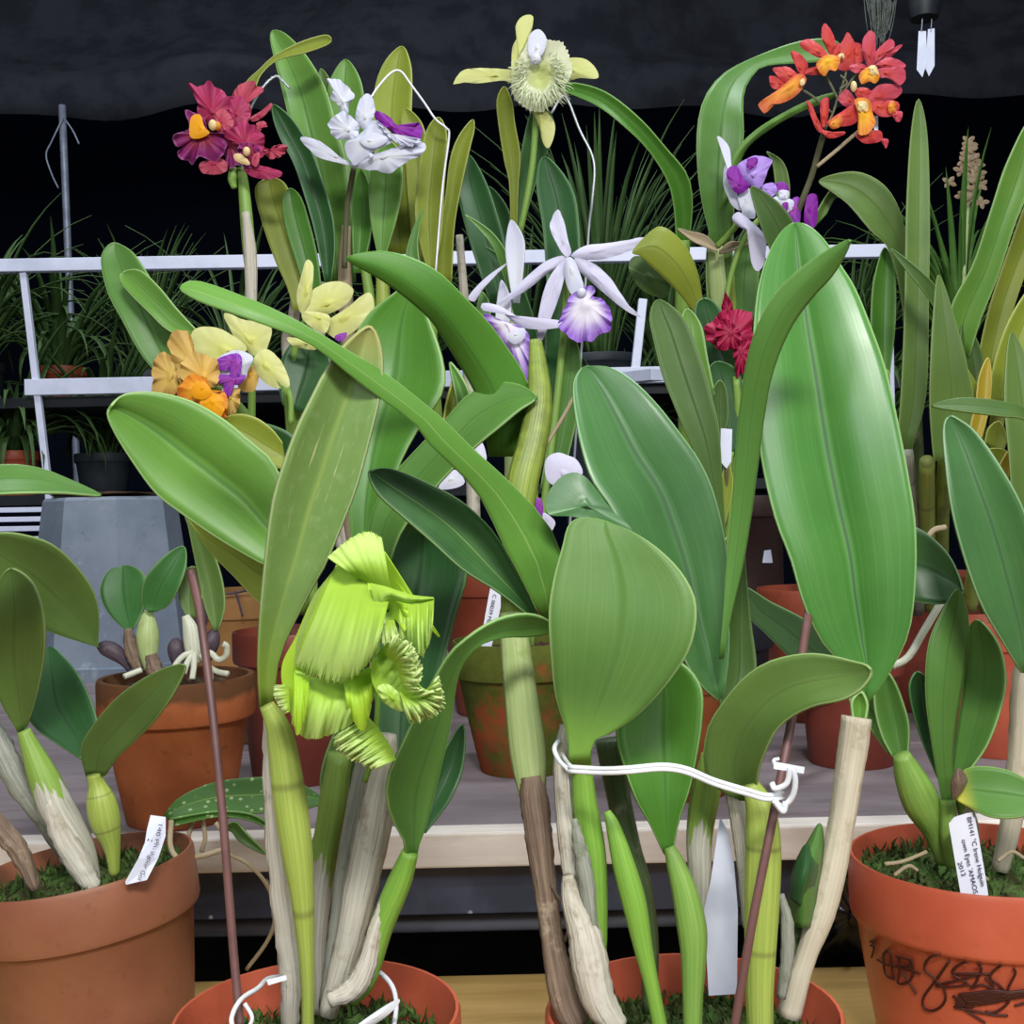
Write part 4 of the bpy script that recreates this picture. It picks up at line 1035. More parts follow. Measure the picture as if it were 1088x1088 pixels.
tube(b3p, '505,600,7 500,450,7 495,340,5 488,250,4', 1.36, K['white'], name='papery_sheath')
tube(b3p, '725,640,7 728,480,7 725,350,8 726,255,7', (1.42, 1.3, 1.25), K['green'])
line(b3p, '552,250 565,180 570,120 572,100', 3.5, (1.27, 1.24), K['green'], 'flower_stem')
f = fl(b3p, (572, 75), Y3)
def sb(s): return crop(s, 470, 10, 6.044)
fan(f, sb('470,110 510,45 575,40 580,100 550,190 500,240 490,300 475,460 445,440 450,250 485,170'), Y3-.012, FL['pyel'], 'sepal', bulge=.006, n=50, ruf=.001)
fan(f, sb('70,482 120,400 230,378 400,385 455,395 460,470 380,458 230,475 110,467'), Y3+.004, FL['pyel'], 'sepal', bulge=.006, n=44, ruf=.001)
fan(f, sb('770,330 890,312 960,350 1000,410 990,445 880,440 770,460'), Y3+.006, FL['pyel'], 'sepal', bulge=.006, n=40, tx=-.01)
fan(f, sb('560,620 640,630 715,720 718,810 682,892 645,850 620,740'), Y3-.004, FL['pyel'], 'sepal', bulge=.005, n=40)
fan(f, sb('500,240 560,170 620,130 665,190 720,195 760,210 810,290 835,400 780,500 720,600 620,660 520,620 455,560 450,450 480,320'), Y3-.012, FL['pylip'], 'lip', bulge=-.010, ruf=.0016, rk=9, jag=.03, n=100, c=(575, 82))
fan(f, sb('560,170 620,128 668,190 640,290 560,300'), Y3-.022, FL['white'], 'lip_lobe', bulge=.004, n=36)
ball(f, 569, 63, Y3-.022, 6, 6, FL['white'], 'column')
# hair-like fringe: one mesh of fine threads
r = random.Random(11); V, Fc = [], []
for i in range(560):
    q = r.uniform(-.9, 3.9) if i > 60 else r.uniform(0, 6.28)
    R0 = r.uniform(14, 25); L = r.uniform(5, 13)*(1.35 if math.sin(q) > .2 else .8); x, y = 574+R0*math.cos(q)*1.05, 80+R0*math.sin(q)
    dx, dy = math.cos(q)+r.gauss(0, .4), math.sin(q)+r.gauss(0, .4)+.25; h = math.hypot(dx, dy); dx /= h; dy /= h
    yy = Y3-.02+r.gauss(0, .005); w = .45; k = len(V)
    for s, ww in ((0, w), (.5, w*.8), (1, .1)):
        a, b, d = x+dx*L*s+s*s*dy*2, y+dy*L*s+s*s*1.5, yy-.006*s*r.random()
        V += [pt(a-dy*ww, b+dx*ww, d), pt(a+dy*ww, b-dx*ww, d)]
    Fc += [(k, k+1, k+3, k+2), (k+2, k+3, k+5, k+4)]
mk('lip_fringe', V, Fc, FL['fringe'], f, solid=.0003)
o = thing('support_wire', 'bent steel wire at the right of the pale fringed flower', 'wire', pt(624, 270, 1.22), 'wires holding up flowers')
line(o, '586,120 600,102 616,138 631,172 629,215 625,252 616,400 600,640', 1.3, (1.22, 1.22, 1.25), WIRES, 'wire_strand')

# dark red pot: yellow flowers at left
yl = simple('potted_orchid', 'orchid with golden and lemon flowers in a dark red pot', 'potted plant', 315, 1.10, 0, .056, .040, .14, 'darkred', GO, band=.03)
leaf(yl, '184,412 164,394 147,372 129,339 114,310 107,277 113,262 123,258', '197,405 190,365 178,335 165,305 152,283 140,267 123,258', (1.02, 1.02, 1.04), G['mid'], fold=.007)
leaf(yl, '212,365 180,352 158,332 136,310 127,297 130,290', '210,352 188,328 170,306 152,289 140,286 130,290', (1.0, 1.0, 1.01), G['light'], fold=.006, dl=-.003)
leaf(yl, '310,505 290,498 265,480 258,465 262,455', '318,480 310,462 290,452 275,450 262,455', (.98, .98), G['dark'], fold=.004)
leaf(yl, '305,500 280,492 255,475 236,458 232,448', '300,470 288,455 270,443 250,440 232,448', (.97, .965, .965), G['yellowg'], fold=.005)
leaf(yl, '300,430 295,400 305,370 330,350', '325,440 350,410 352,380 330,350', (1.06, 1.07), G['dark'], fold=.005)
tube(yl, '300,650,8 298,560,8 285,480,7 240,420,6 200,400,5', (1.09, 1.05, 1.02), K['green'])
tube(yl, '320,650,8 318,560,8 310,460,6 304,410,4', (1.09, 1.04, .985), K['green'])
tube(yl, '330,650,8 328,520,7 318,440,5 312,380,4 330,330,4', (1.1, 1.06), K['green'])
def sy(s): return crop(s, 150, 270, 4.03)
f = fl(yl, (220, 400), .97)
for s, m, d, nm in (('130,340 190,322 222,380 240,430 320,480 300,520 180,570 150,480 120,430', 'tanp', 0, 'petal'), ('60,440 120,430 165,470 165,570 110,617 50,590', 'tanp', .004, 'petal'), ('170,470 240,420 330,470 320,560 200,580', 'apric', -.004, 'petal'), ('360,590 420,580 415,660 370,692', 'tanp', .002, 'petal'), ('155,580 200,525 270,525 305,590 360,590 368,660 342,712 290,702 230,655 170,632', 'yoran', -.012, 'lip')):
    fan(f, sy(s), .97+d, FL[m], nm, bulge=.007, ruf=.0025, rk=6, n=60)
fan(f, sy('218,570 270,548 302,592 270,622 225,612'), .948, FL['gold'], 'column', bulge=.004, n=30)
fan(f, sy('250,640 290,600 345,610 358,660 335,700 290,690'), .950, FL['gold'], 'lip_lobe', bulge=.004, n=30, ruf=.001)
f = fl(yl, (265, 380), .985)
for s, m, d in (('365,262 450,290 547,310 535,400 500,435 430,390 390,330', 'lemong', .004), ('230,340 300,318 385,350 445,410 340,470 310,530 240,440', 'lemong', -.002), ('488,445 540,413 600,470 627,557 560,562 500,512', 'lemong', 0), ('420,570 440,500 490,478 502,520 478,582', 'apric', .004)):
    fan(f, sy(s), .985+d, FL[m], 'petal', bulge=.006, ruf=.001, n=50, rk=4, grow=.08)
for s, m, d in (('320,455 400,412 478,440 455,500 445,535 400,560 380,620 345,600 345,565 285,560 300,520 350,500', 'white', -.012), ('325,450 400,425 430,440 420,480 350,500 330,480', 'vio', -.018), ('300,530 340,515 400,520 450,520 420,560 395,560 385,605 350,605 355,560 310,550', 'vio', -.019), ('390,440 430,450 420,520 380,540', 'vio', -.020)):
    fan(f, sy(s), .985+d, FL[m], 'lip', bulge=.004, ruf=.0008, rk=8, n=60)
line(f, '285,388 296,405 308,420 309,450', 3, (.985, .99), K['green'], 'flower_stalk')
f = fl(yl, (345, 330), 1.04)
for s, m, d in (('670,185 685,110 710,38 735,68 722,190 690,245', 'lemong', 0), ('700,245 740,160 830,125 892,150 885,200 800,252', 'lemong', .004), ('790,300 880,235 960,175 987,230 950,290 880,342 830,352', 'lemong', .002), ('700,250 790,258 805,290 780,332 710,292', 'lemong', -.006), ('640,358 740,385 735,408 650,388', 'pyel', 0)):
    fan(f, sy(s), 1.04+d, FL[m], 'petal', bulge=.006, ruf=.001, n=50, rk=4, grow=.1)
fan(f, sy('830,350 880,335 870,365 840,372'), 1.03, FL['vio'], 'lip', bulge=.002, n=20)
line(f, '327,338 320,350 330,368', 3, 1.045, K['green'], 'flower_stalk')

# tan pot: the magenta flower
mg = simple('potted_orchid', 'orchid with magenta flowers and a yellow throat in a tan pot', 'potted plant', 262, 1.32, 0, .060, .05, .165, 'tan', GO, band=.03)
for s in ('232,632 250,630 268,626', '250,628 254,640 258,655'): line(mg, s, 1.2, 1.25, K['purple'], 'root')
tube(mg, '262,660,5 267,480,4 267,320,5 264,260,7 259,200,6 256,178,4', (1.32, 1.22, 1.2), K['green'])
tube(mg, '267,335,5 267,320,6 266,270,7 261,225,4', (1.21, 1.19), K['white'], name='papery_sheath')
tube(mg, '249,200,3 247,190,5 248,178,4', 1.2, K['green'], name='bract')
leaf(mg, '258,98 262,86 275,74 290,60 318,45 345,37 352,42', '270,100 277,80 295,64 325,56 347,48 352,42', (1.2, 1.22), G['yolive'], fold=.003)
def sm_(s): return crop(s, 170, 60, 7.253)
f = fl(mg, (225, 130), 1.19)
D = 1.19
for s, m, d, nm, bl, rf in (
    ('215,212 330,225 400,212 540,310 585,400 560,530 430,550 330,490 290,430 270,300', 'mag', .004, 'petal', .008, .003),
    ('560,300 640,198 760,222 800,270 700,312 700,445 640,530 560,500', 'rose', .008, 'petal', .006, .002),
    ('540,330 640,320 690,440 640,540 560,540', 'mag', .004, 'petal', .006, .001),
    ('205,430 330,470 380,580 500,600 515,720 440,795 400,800 290,790 240,825 140,745 180,700 120,690 120,600 220,560', 'magp', -.010, 'lip', .010, .004),
    ('300,835 360,800 480,790 522,850 480,902 340,902', 'rose', -.004, 'sepal', .005, .001),
    ('430,440 500,410 570,520 480,600 440,560', 'rose', -.012, 'petal_fold', .005, .001),
    ('480,590 600,560 650,700 620,820 540,860 490,720', 'magp', -.004, 'petal', .004, .002)):
    fan(f, sm_(s), D+d, FL[m], nm, bulge=bl, ruf=rf*1.3, rk=7, n=84)
fan(f, sm_('240,470 310,450 340,540 382,590 300,632 230,612'), D-.022, FL['gold'], 'lip_throat', bulge=.003, n=30)
ball(f, 226, 133, D-.024, 4.5, 6, FL['cream'], 'column')
ball(f, 231, 134, D-.022, 4, 5, FL['oran'], 'column')
f = fl(mg, (265, 155), 1.18); D = 1.175
for s, m, d, nm, bl, rf in (
    ('480,590 560,545 640,508 740,538 805,650 805,765 700,765 600,700', 'mag', 0, 'petal', .008, .003),
    ('700,470 780,420 857,358 852,405 770,485 710,500', 'rose', .010, 'sepal', .003, .001),
    ('740,520 800,498 828,540 790,545 770,580', 'rose', .002, 'petal', .003, .001),
    ('790,700 850,720 880,690 955,678 982,722 955,750 880,792 820,765', 'rose', -.002, 'petal', .005, .003),
    ('640,862 740,838 920,880 932,920 850,947 720,930', 'mag', -.004, 'sepal', .005, .001),
    ('600,690 680,660 760,700 765,800 740,850 640,840', 'magp', -.006, 'lip', .006, .003)):
    fan(f, sm_(s), D+d, FL[m], nm, bulge=bl, ruf=rf*1.3, rk=6, n=76)
fan(f, sm_('570,755 620,750 680,800 690,835 640,830 580,800'), D-.016, FL['cream'], 'lip_throat', bulge=.003, n=26)
ball(f, 262, 161, D-.02, 4, 5, FL['cream'], 'column')
fan(f, sm_('720,760 765,740 765,800 740,850 705,820'), D-.014, FL['rose'], 'lip_lobe', bulge=.003, n=26)
o = thing('support_wire', 'bent steel wire behind the magenta flower at left', 'wire', pt(266, 120, 1.23), 'wires holding up flowers')
line(o, '262,300 257,190 260,140 266,116 280,92 293,81 300,86 308,94', 1.3, (1.21, 1.22, 1.23), WIRES, 'wire_strand')

# black pot behind: white orchid with purple lip
wh = simple('potted_orchid', 'leafy orchid with one white flower with a purple frilled lip', 'potted plant', 385, 1.38, 0, .065, .05, .15, 'black', GO, band=.03)
leaf(wh, '345,300 340,255 326,200 312,150 302,105 292,65 287,42 290,32', '378,300 374,230 368,175 358,135 345,92 325,58 304,36 290,32', (1.30, 1.29, 1.28, 1.30), G['light'], fold=.010, mid=.42)
leaf(wh, '345,300 335,250 325,213 312,174 298,148 290,125 291,111', '352,300 356,265 354,232 344,196 331,160 312,128 291,111', (1.24, 1.235, 1.23), G['dark'], fold=.007)
leaf(wh, '312,330 305,305 292,276 278,235 271,200 287,189', '335,330 331,285 322,248 310,212 302,194 287,189', (1.25, 1.25, 1.26), G['yolive'], fold=.006)
leaf(wh, '325,310 315,280 303,240 300,212 308,200', '342,310 338,275 330,240 320,210 308,200', (1.245, 1.245, 1.25), G['bright'], fold=.004)
leaf(wh, '370,270 358,220 350,160 348,100 355,76 368,63', '392,270 396,220 394,160 388,110 382,82 368,63', (1.32, 1.32, 1.33), G['light'], fold=.007)
leaf(wh, '340,120 336,95 341,73', '356,120 354,92 341,73', (1.34, 1.34), G['olive'], fold=.003)
leaf(wh, '412,270 402,200 396,140 398,95 409,65 427,49', '440,270 440,200 437,140 438,90 436,66 427,49', (1.31, 1.31, 1.32), G['yellowg'], fold=.008)
leaf(wh, '440,280 434,220 430,160 426,130 431,115', '458,280 460,210 455,160 448,130 431,115', (1.30, 1.30, 1.31), G['yolive'], fold=.006)
leaf(wh, '455,290 447,262 441,225 445,180 450,148 458,130 467,125', '461,290 469,250 472,200 475,160 474,138 467,125', (1.24, 1.235, 1.235), G['yolive'], fold=.007)
leaf(wh, '464,300 466,255 473,210 478,170 487,145 502,127', '480,300 483,240 491,195 500,155 504,138 502,127', (1.26, 1.25, 1.25), G['yolive'], fold=.005)
leaf(wh, '402,275 394,235 392,195 398,165 412,150', '409,275 424,222 428,185 424,160 412,150', (1.25, 1.24, 1.24), G['light'], fold=.006)
leaf(wh, '376,290 374,245 375,205 384,180', '384,290 394,250 396,210 384,180', (1.27, 1.27), G['bright'], fold=.005)
leaf(wh, '430,290 432,265 440,240 450,222', '448,290 444,262 446,240 450,222', (1.21, 1.21), G['mid'], fold=.003)
for s, m in (('370,520,9 371,400,8 368,330,8 366,280,7 368,240,5', 'tan'), ('405,520,8 407,400,8 407,330,8 406,265,6', 'ygreen'), ('398,520,6 396,400,7 394,330,6 388,285,5', 'green'), ('458,500,7 458,380,7 458,280,6', 'green'), ('335,420,7 338,360,7 347,300,6', 'white'), ('310,400,6 312,340,6 315,312,5', 'white')):
    tube(wh, '385,650,7 '+s, (1.37, 1.32, 1.28, 1.27), K[m], n=40)
line(wh, '366,285 368,230 372,200 376,178', 3, (1.25, 1.2), K['stem'], 'flower_stem')
f = fl(wh, (385, 150), 1.17); D = 1.17
def sw(s): return crop(s, 300, 60, 6.4)
for s, m, d, nm, bl, rf in (
    ('300,160 340,148 430,190 488,270 450,330 445,395 400,385 380,330 328,280 345,205', 'white', -.006, 'petal', .006, .002),
    ('318,450 380,385 445,390 520,470 505,545 440,562 380,562 328,520', 'white', -.010, 'petal', .007, .002),
    ('498,410 520,310 570,253 612,280 630,370 605,440 560,500 520,460', 'white', 0, 'sepal', .006, .001),
    ('122,560 160,548 260,580 340,640 400,690 490,742 400,728 260,692 190,640', 'white', 0, 'sepal', .005, .001),
    ('430,590 540,520 620,435 700,495 755,570 700,605 640,635 540,705 490,742 450,690', 'white', -.012, 'petal', .008, .0015),
    ('490,742 600,670 680,650 780,615 940,583 978,622 930,672 800,747 730,792 620,775', 'white', -.008, 'petal', .008, .002),
    ('625,400 650,368 720,410 800,480 880,478 920,450 952,470 938,560 860,592 800,565 720,495 660,455', 'purp', -.012, 'lip', .006, .003)):
    fan(f, sw(s), D+d, FL[m], nm, bulge=bl, ruf=rf, rk=6, n=64)
fan(f, sw('640,430 700,490 760,540 800,575 860,585 935,560 930,585 860,610 800,600 740,560 680,500'), D-.016, FL['white'], 'lip_frill', bulge=.002, ruf=.002, rk=14, jag=.06, n=90)
fan(f, sw('530,560 620,520 720,560 640,620 560,610'), D-.018, FL['white'], 'lip_tube', bulge=.004, n=40)
ball(f, 394, 166, D-.018, 3, 3, FL['white'], 'column')
o = thing('support_wire', 'bent white wire arching behind the white and purple flower', 'wire', pt(425, 80, 1.25), 'wires holding up flowers')
line(o, '394,104 402,92 416,77 426,76 436,89 450,108 463,127 474,136 477,146 470,200 462,300', 1.1, (1.19, 1.2, 1.21, 1.22), WIREW, 'wire_strand')
# ================================================================ right of the middle
# red pot with feet, far right of the tie: red orange spray
sp = simple('potted_orchid', 'orchid with a spray of small red orange flowers in a dark red pot', 'potted plant', 868, 1.36, 0, .066, .046, .15, 'rust', GO, band=.036)
leaf(sp, '757,262 744,205 740,150 746,110 764,82 794,64 844,45 880,41 894,50', '772,262 782,200 790,150 790,102 800,80 814,70 850,67 876,64 894,50', (1.24, 1.22, 1.22, 1.28, 1.30), G['mid'], fold=.006)
leaf(sp, '764,225 775,172 800,141 840,116 872,102 889,99', '780,200 792,160 820,136 850,119 878,108 889,99', (1.22, 1.2, 1.19), G['light'], fold=-.004)
leaf(sp, '752,330 750,280 756,225 762,190 771,172', '775,330 778,280 780,225 780,195 771,172', (1.25, 1.24, 1.23), G['olive'], fold=.006)
leaf(sp, '780,340 775,300 782,262 795,240', '800,340 806,300 806,265 795,240', (1.27, 1.26), G['mid'], fold=.005)
leaf(sp, '826,225 822,180 818,168 815,161', '838,225 839,195 832,172 815,161', (1.20, 1.20), G['olive'], fold=.003)
leaf(sp, '822,275 809,242 801,218 799,198', '850,265 844,238 825,213 799,198', (1.13, 1.12, 1.12), G['olived'], fold=.005)
tube(sp, '860,640,7 830,480,8 780,390,10 767,345,11 762,300,10 760,262,8', (1.36, 1.3, 1.26, 1.24), K['pale'])
tube(sp, '865,640,6 840,480,6 785,380,6 778,340,6 775,290,5', (1.36, 1.3, 1.26), K['ygreen'])
leaf(sp, '762,262 750,250 735,246 720,243', '762,268 748,262 735,256 720,243', (1.22, 1.21), K['tan'], fold=.002, name='dry_bract')
leaf(sp, '764,266 775,257 785,257 797,259', '764,270 775,268 786,263 797,259', (1.22, 1.21), K['tan'], fold=.002, name='dry_bract')
line(sp, '870,640 850,400 838,280 846,232 862,188 870,160 876,140', 3.2, (1.36, 1.3, 1.18, 1.15, 1.13), K['stem'], 'flower_stem')
line(sp, '868,177 885,163 900,150 912,140', 2, (1.13, 1.12), K['tan'], 'flower_stem')
for s in ('876,140 885,120 890,105', '912,140 922,120 918,95', '890,108 905,85 915,75', '890,105 880,85 870,70', '890,108 900,70 890,62', '884,120 860,100 835,88'):
    line(sp, s, 1.3, 1.12, K['stem'], 'flower_stalk')
def sr(s): return crop(s, 800, 20, 6.4)
D = 1.11
def spray(c, items):
    f = fl(sp, (800+c[0]/6.4, 20+c[1]/6.4), D)
    for i, (s, m, d, nm) in enumerate(items):
        fan(f, sr(s), D+d, FL[m], nm, bulge=.004, ruf=.0012, rk=4, n=36, rings=5, seed=i, grow=.12)
    return f
spray((500, 260), [('470,120 490,45 540,110 558,190 530,245 495,185', 'red', .002, 'petal'), ('335,165 400,150 470,200 505,260 440,257 350,205', 'red', 0, 'petal'), ('540,235 565,180 590,190 575,270 540,285', 'red', .004, 'petal'), ('350,350 460,325 475,372 380,376', 'red', .004, 'petal'), ('440,300 500,250 580,268 560,345 520,340 490,378 455,350', 'yoran', -.006, 'lip')])
spray((320, 400), [('265,232 330,258 368,320 335,395 290,315', 'red', .004, 'petal'), ('148,350 180,335 250,338 305,400 220,425', 'red', 0, 'petal'), ('118,402 150,395 205,420 215,465 140,470', 'red', .002, 'petal'), ('58,570 120,520 180,480 300,385 352,420 290,515 200,562 130,572 105,625', 'oran', -.006, 'lip')])
fan(spray((330, 420), []) if False else sp, sr('320,420 345,405 352,440 325,455'), D-.012, FL['cream'], 'bud', bulge=.002, n=18)
spray((800, 320), [('748,190 765,130 800,98 828,140 822,310 780,315', 'redp', 0, 'petal'), ('820,260 870,190 930,148 952,190 900,240 830,300', 'redp', .002, 'petal'), ('860,250 995,182 990,205 900,280', 'redp', .006, 'petal'), ('838,315 920,268 1010,300 1012,332 900,335', 'redp', -.002, 'petal'), ('850,345 1000,338 1024,400 985,442 920,400 860,395', 'redp', -.004, 'petal'), ('662,325 740,308 785,350 700,365', 'redp', .002, 'petal'), ('728,385 760,345 800,335 855,380 830,430 790,420 745,435', 'yoran', -.008, 'lip'), ('790,330 830,320 850,370 810,380', 'cream', -.010, 'column')])
spray((740, 590), [('588,545 640,488 700,570 640,595', 'redp', .002, 'petal'), ('768,555 860,458 992,470 965,535 840,572', 'redp', 0, 'petal'), ('795,580 900,560 972,570 975,620 940,652 860,655', 'red', -.003, 'petal'), ('515,705 600,640 690,590 705,690 620,722', 'red', -.002, 'petal'), ('698,560 780,556 805,640 822,700 780,765 720,765 718,650', 'yoran', -.010, 'lip'), ('715,570 770,568 775,620 725,625', 'cream', -.014, 'column'), ('716,780 850,762 866,822 780,842 730,822', 'red', -.004, 'petal'), ('915,600 940,560 972,580 965,630 930,640', 'oran', -.008, 'petal_tip'), ('950,640 1010,635 1000,690 970,690', 'redp', -.006, 'petal_tip'), ('870,820 915,820 915,850 900,878 885,850', 'redp', -.004, 'petal_tip')])
spray((480, 740), [('372,580 400,590 440,680 482,765 430,742', 'red', .002, 'petal'), ('460,590 485,550 512,565 502,705 470,722', 'red', 0, 'petal'), ('470,760 540,770 612,768 600,790 520,808', 'red', -.004, 'petal'), ('520,700 590,660 600,720 540,745', 'oran', -.004, 'lip')])
spray((640, 230), [('565,230 620,150 645,105 690,180 685,280 660,335 580,325', 'red', .006, 'petal'), ('680,175 740,190 755,265 690,300', 'red', .008, 'petal'), ('575,250 610,235 620,262 580,268', 'cream', -.002, 'column'), ('700,480 760,470 800,500 760,540 710,530', 'red', 0, 'petal')])
ball(sp, 907, 92, D-.01, 3.5, 6, FL['cream'], 'bud')
line(sp, '892,95 900,88 893,80', 1, D, K['stem'], 'flower_stalk')
o = plate('plant_tag', '928,123 933,123 933,140 929,139', 1.125, WHITED)
tag(o, 'small white tag hanging under the red orange flower spray', 'tag')

# black pot: purple and white flower
pw = simple('potted_orchid', 'orchid with purple and white flowers in a pot behind the broad leaves', 'potted plant', 762, 1.22, 0, .06, .045, .13, 'black', GO, band=.03)
def sp2(s): return crop(s, 740, 140, 6.8)
f = fl(pw, (790, 205), 1.16); D = 1.16
for s, m, d, nm, bl in (
    ('148,35 200,60 240,130 252,250 275,400 325,565 255,525 200,400 198,280 218,180', 'white', .004, 'sepal', .006),
    ('258,620 300,578 360,620 480,730 503,800 490,950 440,1003 398,950 370,740 290,672', 'lilacw', -.006, 'sepal', .008),
    ('305,455 390,415 425,610 350,615 310,520', 'white', 0, 'column', .004),
    ('295,245 420,175 540,200 520,270 460,405 390,385 340,335', 'lav', -.006, 'lip', .008),
    ('215,290 285,245 335,330 385,390 320,445 260,415', 'purp', -.010, 'lip', .004),
    ('368,200 440,188 432,240 375,275', 'purp', -.016, 'lip', .002),
    ('460,395 550,368 582,420 540,472 480,425', 'lav', 0, 'lip', .004)):
    fan(f, sp2(s), D+d, FL[m], nm, bulge=bl, ruf=.0012, n=48, rk=5)
f = fl(pw, (840, 215), 1.17); D = 1.17
for s, m, d, nm, bl in (
    ('575,370 640,368 670,420 640,450 580,430', 'purp', 0, 'petal', .003), ('595,425 660,425 670,465 630,488 598,465', 'white', -.008, 'column', .003), ('550,480 610,470 700,500 690,560 640,590 600,560', 'white', -.004, 'lip', .003),
    ('620,520 660,510 660,560 630,570', 'purp', -.010, 'lip', .002), ('670,500 745,480 745,655 690,655 635,580', 'vio', 0, 'petal', .005), ('798,470 865,458 876,560 855,685 780,655', 'purp', -.004, 'petal', .005)):
    fan(f, sp2(s), D+d, FL[m], nm, bulge=bl, ruf=.001, n=36, rk=4)
line(pw, '762,640 765,400 775,300 800,240 830,225', 3, (1.22, 1.2, 1.18), K['green'], 'flower_stem')
line(pw, '762,262 778,245 792,228', 3.2, (1.2, 1.17), K['green'], 'flower_stalk')
leaf(pw, '740,335 715,305 692,283 680,272 672,268', '748,330 741,290 727,260 703,241 685,252 672,268', (1.10, 1.08, 1.07), G['yolive'], fold=-.006)
fan(pw, '668,285 675,272 695,280 712,300 706,316 682,308', 1.11, G['olived'], 'leaf_tip', bulge=.004, th=.0012)
tube(pw, '752,640,7 748,480,7 742,390,7 742,330,7', (1.2, 1.14, 1.11), K['green'])

# terracotta pot behind the tie: crimson flower
cr_ = simple('potted_orchid', 'orchid with one crimson flower in a terracotta pot behind the tied canes', 'potted plant', 722, 1.02, 0, .055, .042, .12, 'terracotta', GO, band=.03)
leaf(cr_, '764,585 745,500 720,440 704,399 694,360 690,335 700,318', '772,580 767,500 764,455 756,420 744,378 726,337 700,318', (.92, .91, .93), G['olived'], fold=.005)
leaf(cr_, '745,420 728,385 722,350 730,328', '760,420 752,380 745,345 730,328', (.97, .98), G['light'], fold=.004)
leaf(cr_, '775,420 752,385 739,350 739,325 748,317', '792,400 785,370 772,340 760,322 748,317', (1.04, 1.04), G['dark'], fold=.005)
leaf(cr_, '765,490 752,440 750,400 762,384', '785,480 790,430 785,395 762,384', (1.0, 1.0), G['dark'], fold=.004)
leaf(cr_, '758,470 755,440 757,415 765,404', '770,465 774,440 772,415 765,404', (.97, .97), G['olived'], fold=.003)
leaf(cr_, '762,560 765,520 772,490', '770,560 779,515 772,490', (.95, .95), G['yellowg'], fold=.002)
tube(cr_, '745,690,7 758,620,7 766,570,6', (1.0, .95, .92), K['pale'])
tube(cr_, '755,690,6 775,560,6 785,470,5 782,400,4', (1.02, 1.0), K['green'])
tube(cr_, '742,690,5 760,600,5 771,530,4 766,470,4', (1.02, .99, .975), K['dgreen'])
tube(cr_, '748,690,5 765,600,5 772,520,4 776,480,4', (1.03, 1.01, 1.0), K['green'])
line(cr_, '745,690 760,560 770,540 772,495', 2.5, (1.02, .97, .948), K['stem'], 'stem')
f = fl(cr_, (775, 355), 1.0); D = 1.0
def sc2(s): return crop(s, 640, 180, 3.883)
for s, m, d, bl, nm in (('490,585 500,530 512,512 540,570 530,610 495,605', 'crim', .004, .004, 'sepal'), ('420,660 450,625 500,590 580,578 617,620 617,720 590,770 545,740 470,742', 'crim', 0, .012, 'petal'), ('470,650 520,620 575,690 540,740 480,735', 'crim', -.010, .005, 'lip'), ('545,735 600,700 615,770 562,862 545,785', 'crim', -.004, .005, 'lip')):
    fan(f, sc2(s), D+d, FL[m], nm, bulge=bl, ruf=.003, rk=9, n=64, jag=.02)
o = plate('plant_tag', '766,455 778,456 777,490 772,498 765,490', .945, WHITED)
tag(o, 'narrow white tag beside the dark olive leaf under the crimson flower', 'tag')
o = plate('plant_tag', '812,585 819,584 821,598 810,598', 1.5, WHITED)
tag(o, 'tiny white tag in the dark gap left of the giant leaf', 'tag')
# leaf between the stake and the giant leaf
ol = simple('potted_orchid', 'orchid with one slanting leaf seen between stake and giant leaf', 'potted plant', 905, 1.12, 0, .05, .04, .11, 'darkred', GO, band=.026)
leaf(ol, '905,720 895,690 858,660 820,640 790,624', '885,745 850,710 815,675 796,655 790,624', (1.08, 1.0, .95), G['blue'], fold=.005, mid=.5)
dp = simple('flower_pot', 'tall dark brown pot in the gap between the tall narrow and giant leaves', 'pot', 800, 1.65, 0, .05, .045, .26, 'dbrown', band=.03)
fp = simple('flower_pot', 'orange pot partly hidden behind the right bulbous orchid', 'pot', 1062, 1.15, 0, .05, .04, .13, 'plastic_red', band=.028)
# right clump in a brown pot
rc = simple('potted_orchid', 'clump of tall upright strap leaved orchid canes in a red brown pot', 'potted plant', 985, 1.42, 0, .085, .06, .16, 'darkred', GO, band=.035)
leaf(rc, '952,480 957,420 961,330 963,220 968,140 976,105', '968,480 984,420 987,320 988,220 985,140 976,105', (1.10, 1.09, 1.1), G['olive'], fold=.004)
leaf(rc, '962,380 958,320 945,266 925,245 902,218 884,204 870,192', '975,380 968,310 963,255 956,223 941,198 918,184 895,183 870,192', (1.2, 1.16, 1.14, 1.15), G['olive'], fold=.008, dl=-.006)
leaf(rc, '862,245 868,225 884,200 905,184', '878,228 888,210 905,196 905,184', (1.17, 1.16), G['olive'], fold=.003)
leaf(rc, '1002,345 985,315 965,290 946,264', '1008,335 995,305 972,282 946,264', (1.05, 1.04, 1.05), G['olived'], fold=.003)
leaf(rc, '934,400 926,360 926,315 931,285 940,263', '945,400 951,350 952,305 949,280 940,263', (1.16, 1.16), G['bright'], fold=.006)
leaf(rc, '992,490 988,440 988,400 991,339 998,292', '1020,490 1034,432 1029,395 1018,350 998,292', (1.02, 1.0, 1.0), G['olive'], fold=.005)
leaf(rc, '1005,360 1012,322 1034,280 1053,222 1070,172 1095,128', '1030,380 1042,340 1060,295 1078,240 1098,185 1095,128', (1.1, 1.07, 1.05), G['light'], fold=.007)
leaf(rc, '1036,395 1050,330 1070,270 1092,210 1112,170', '1062,395 1075,335 1092,285 1115,230 1112,170', (1.13, 1.12, 1.1), G['yolive'], fold=.005)
leaf(rc, '1028,430 1025,395 1020,365 1024,340', '1046,430 1046,395 1040,365 1024,340', (1.1, 1.1), G['olived'], fold=.004)
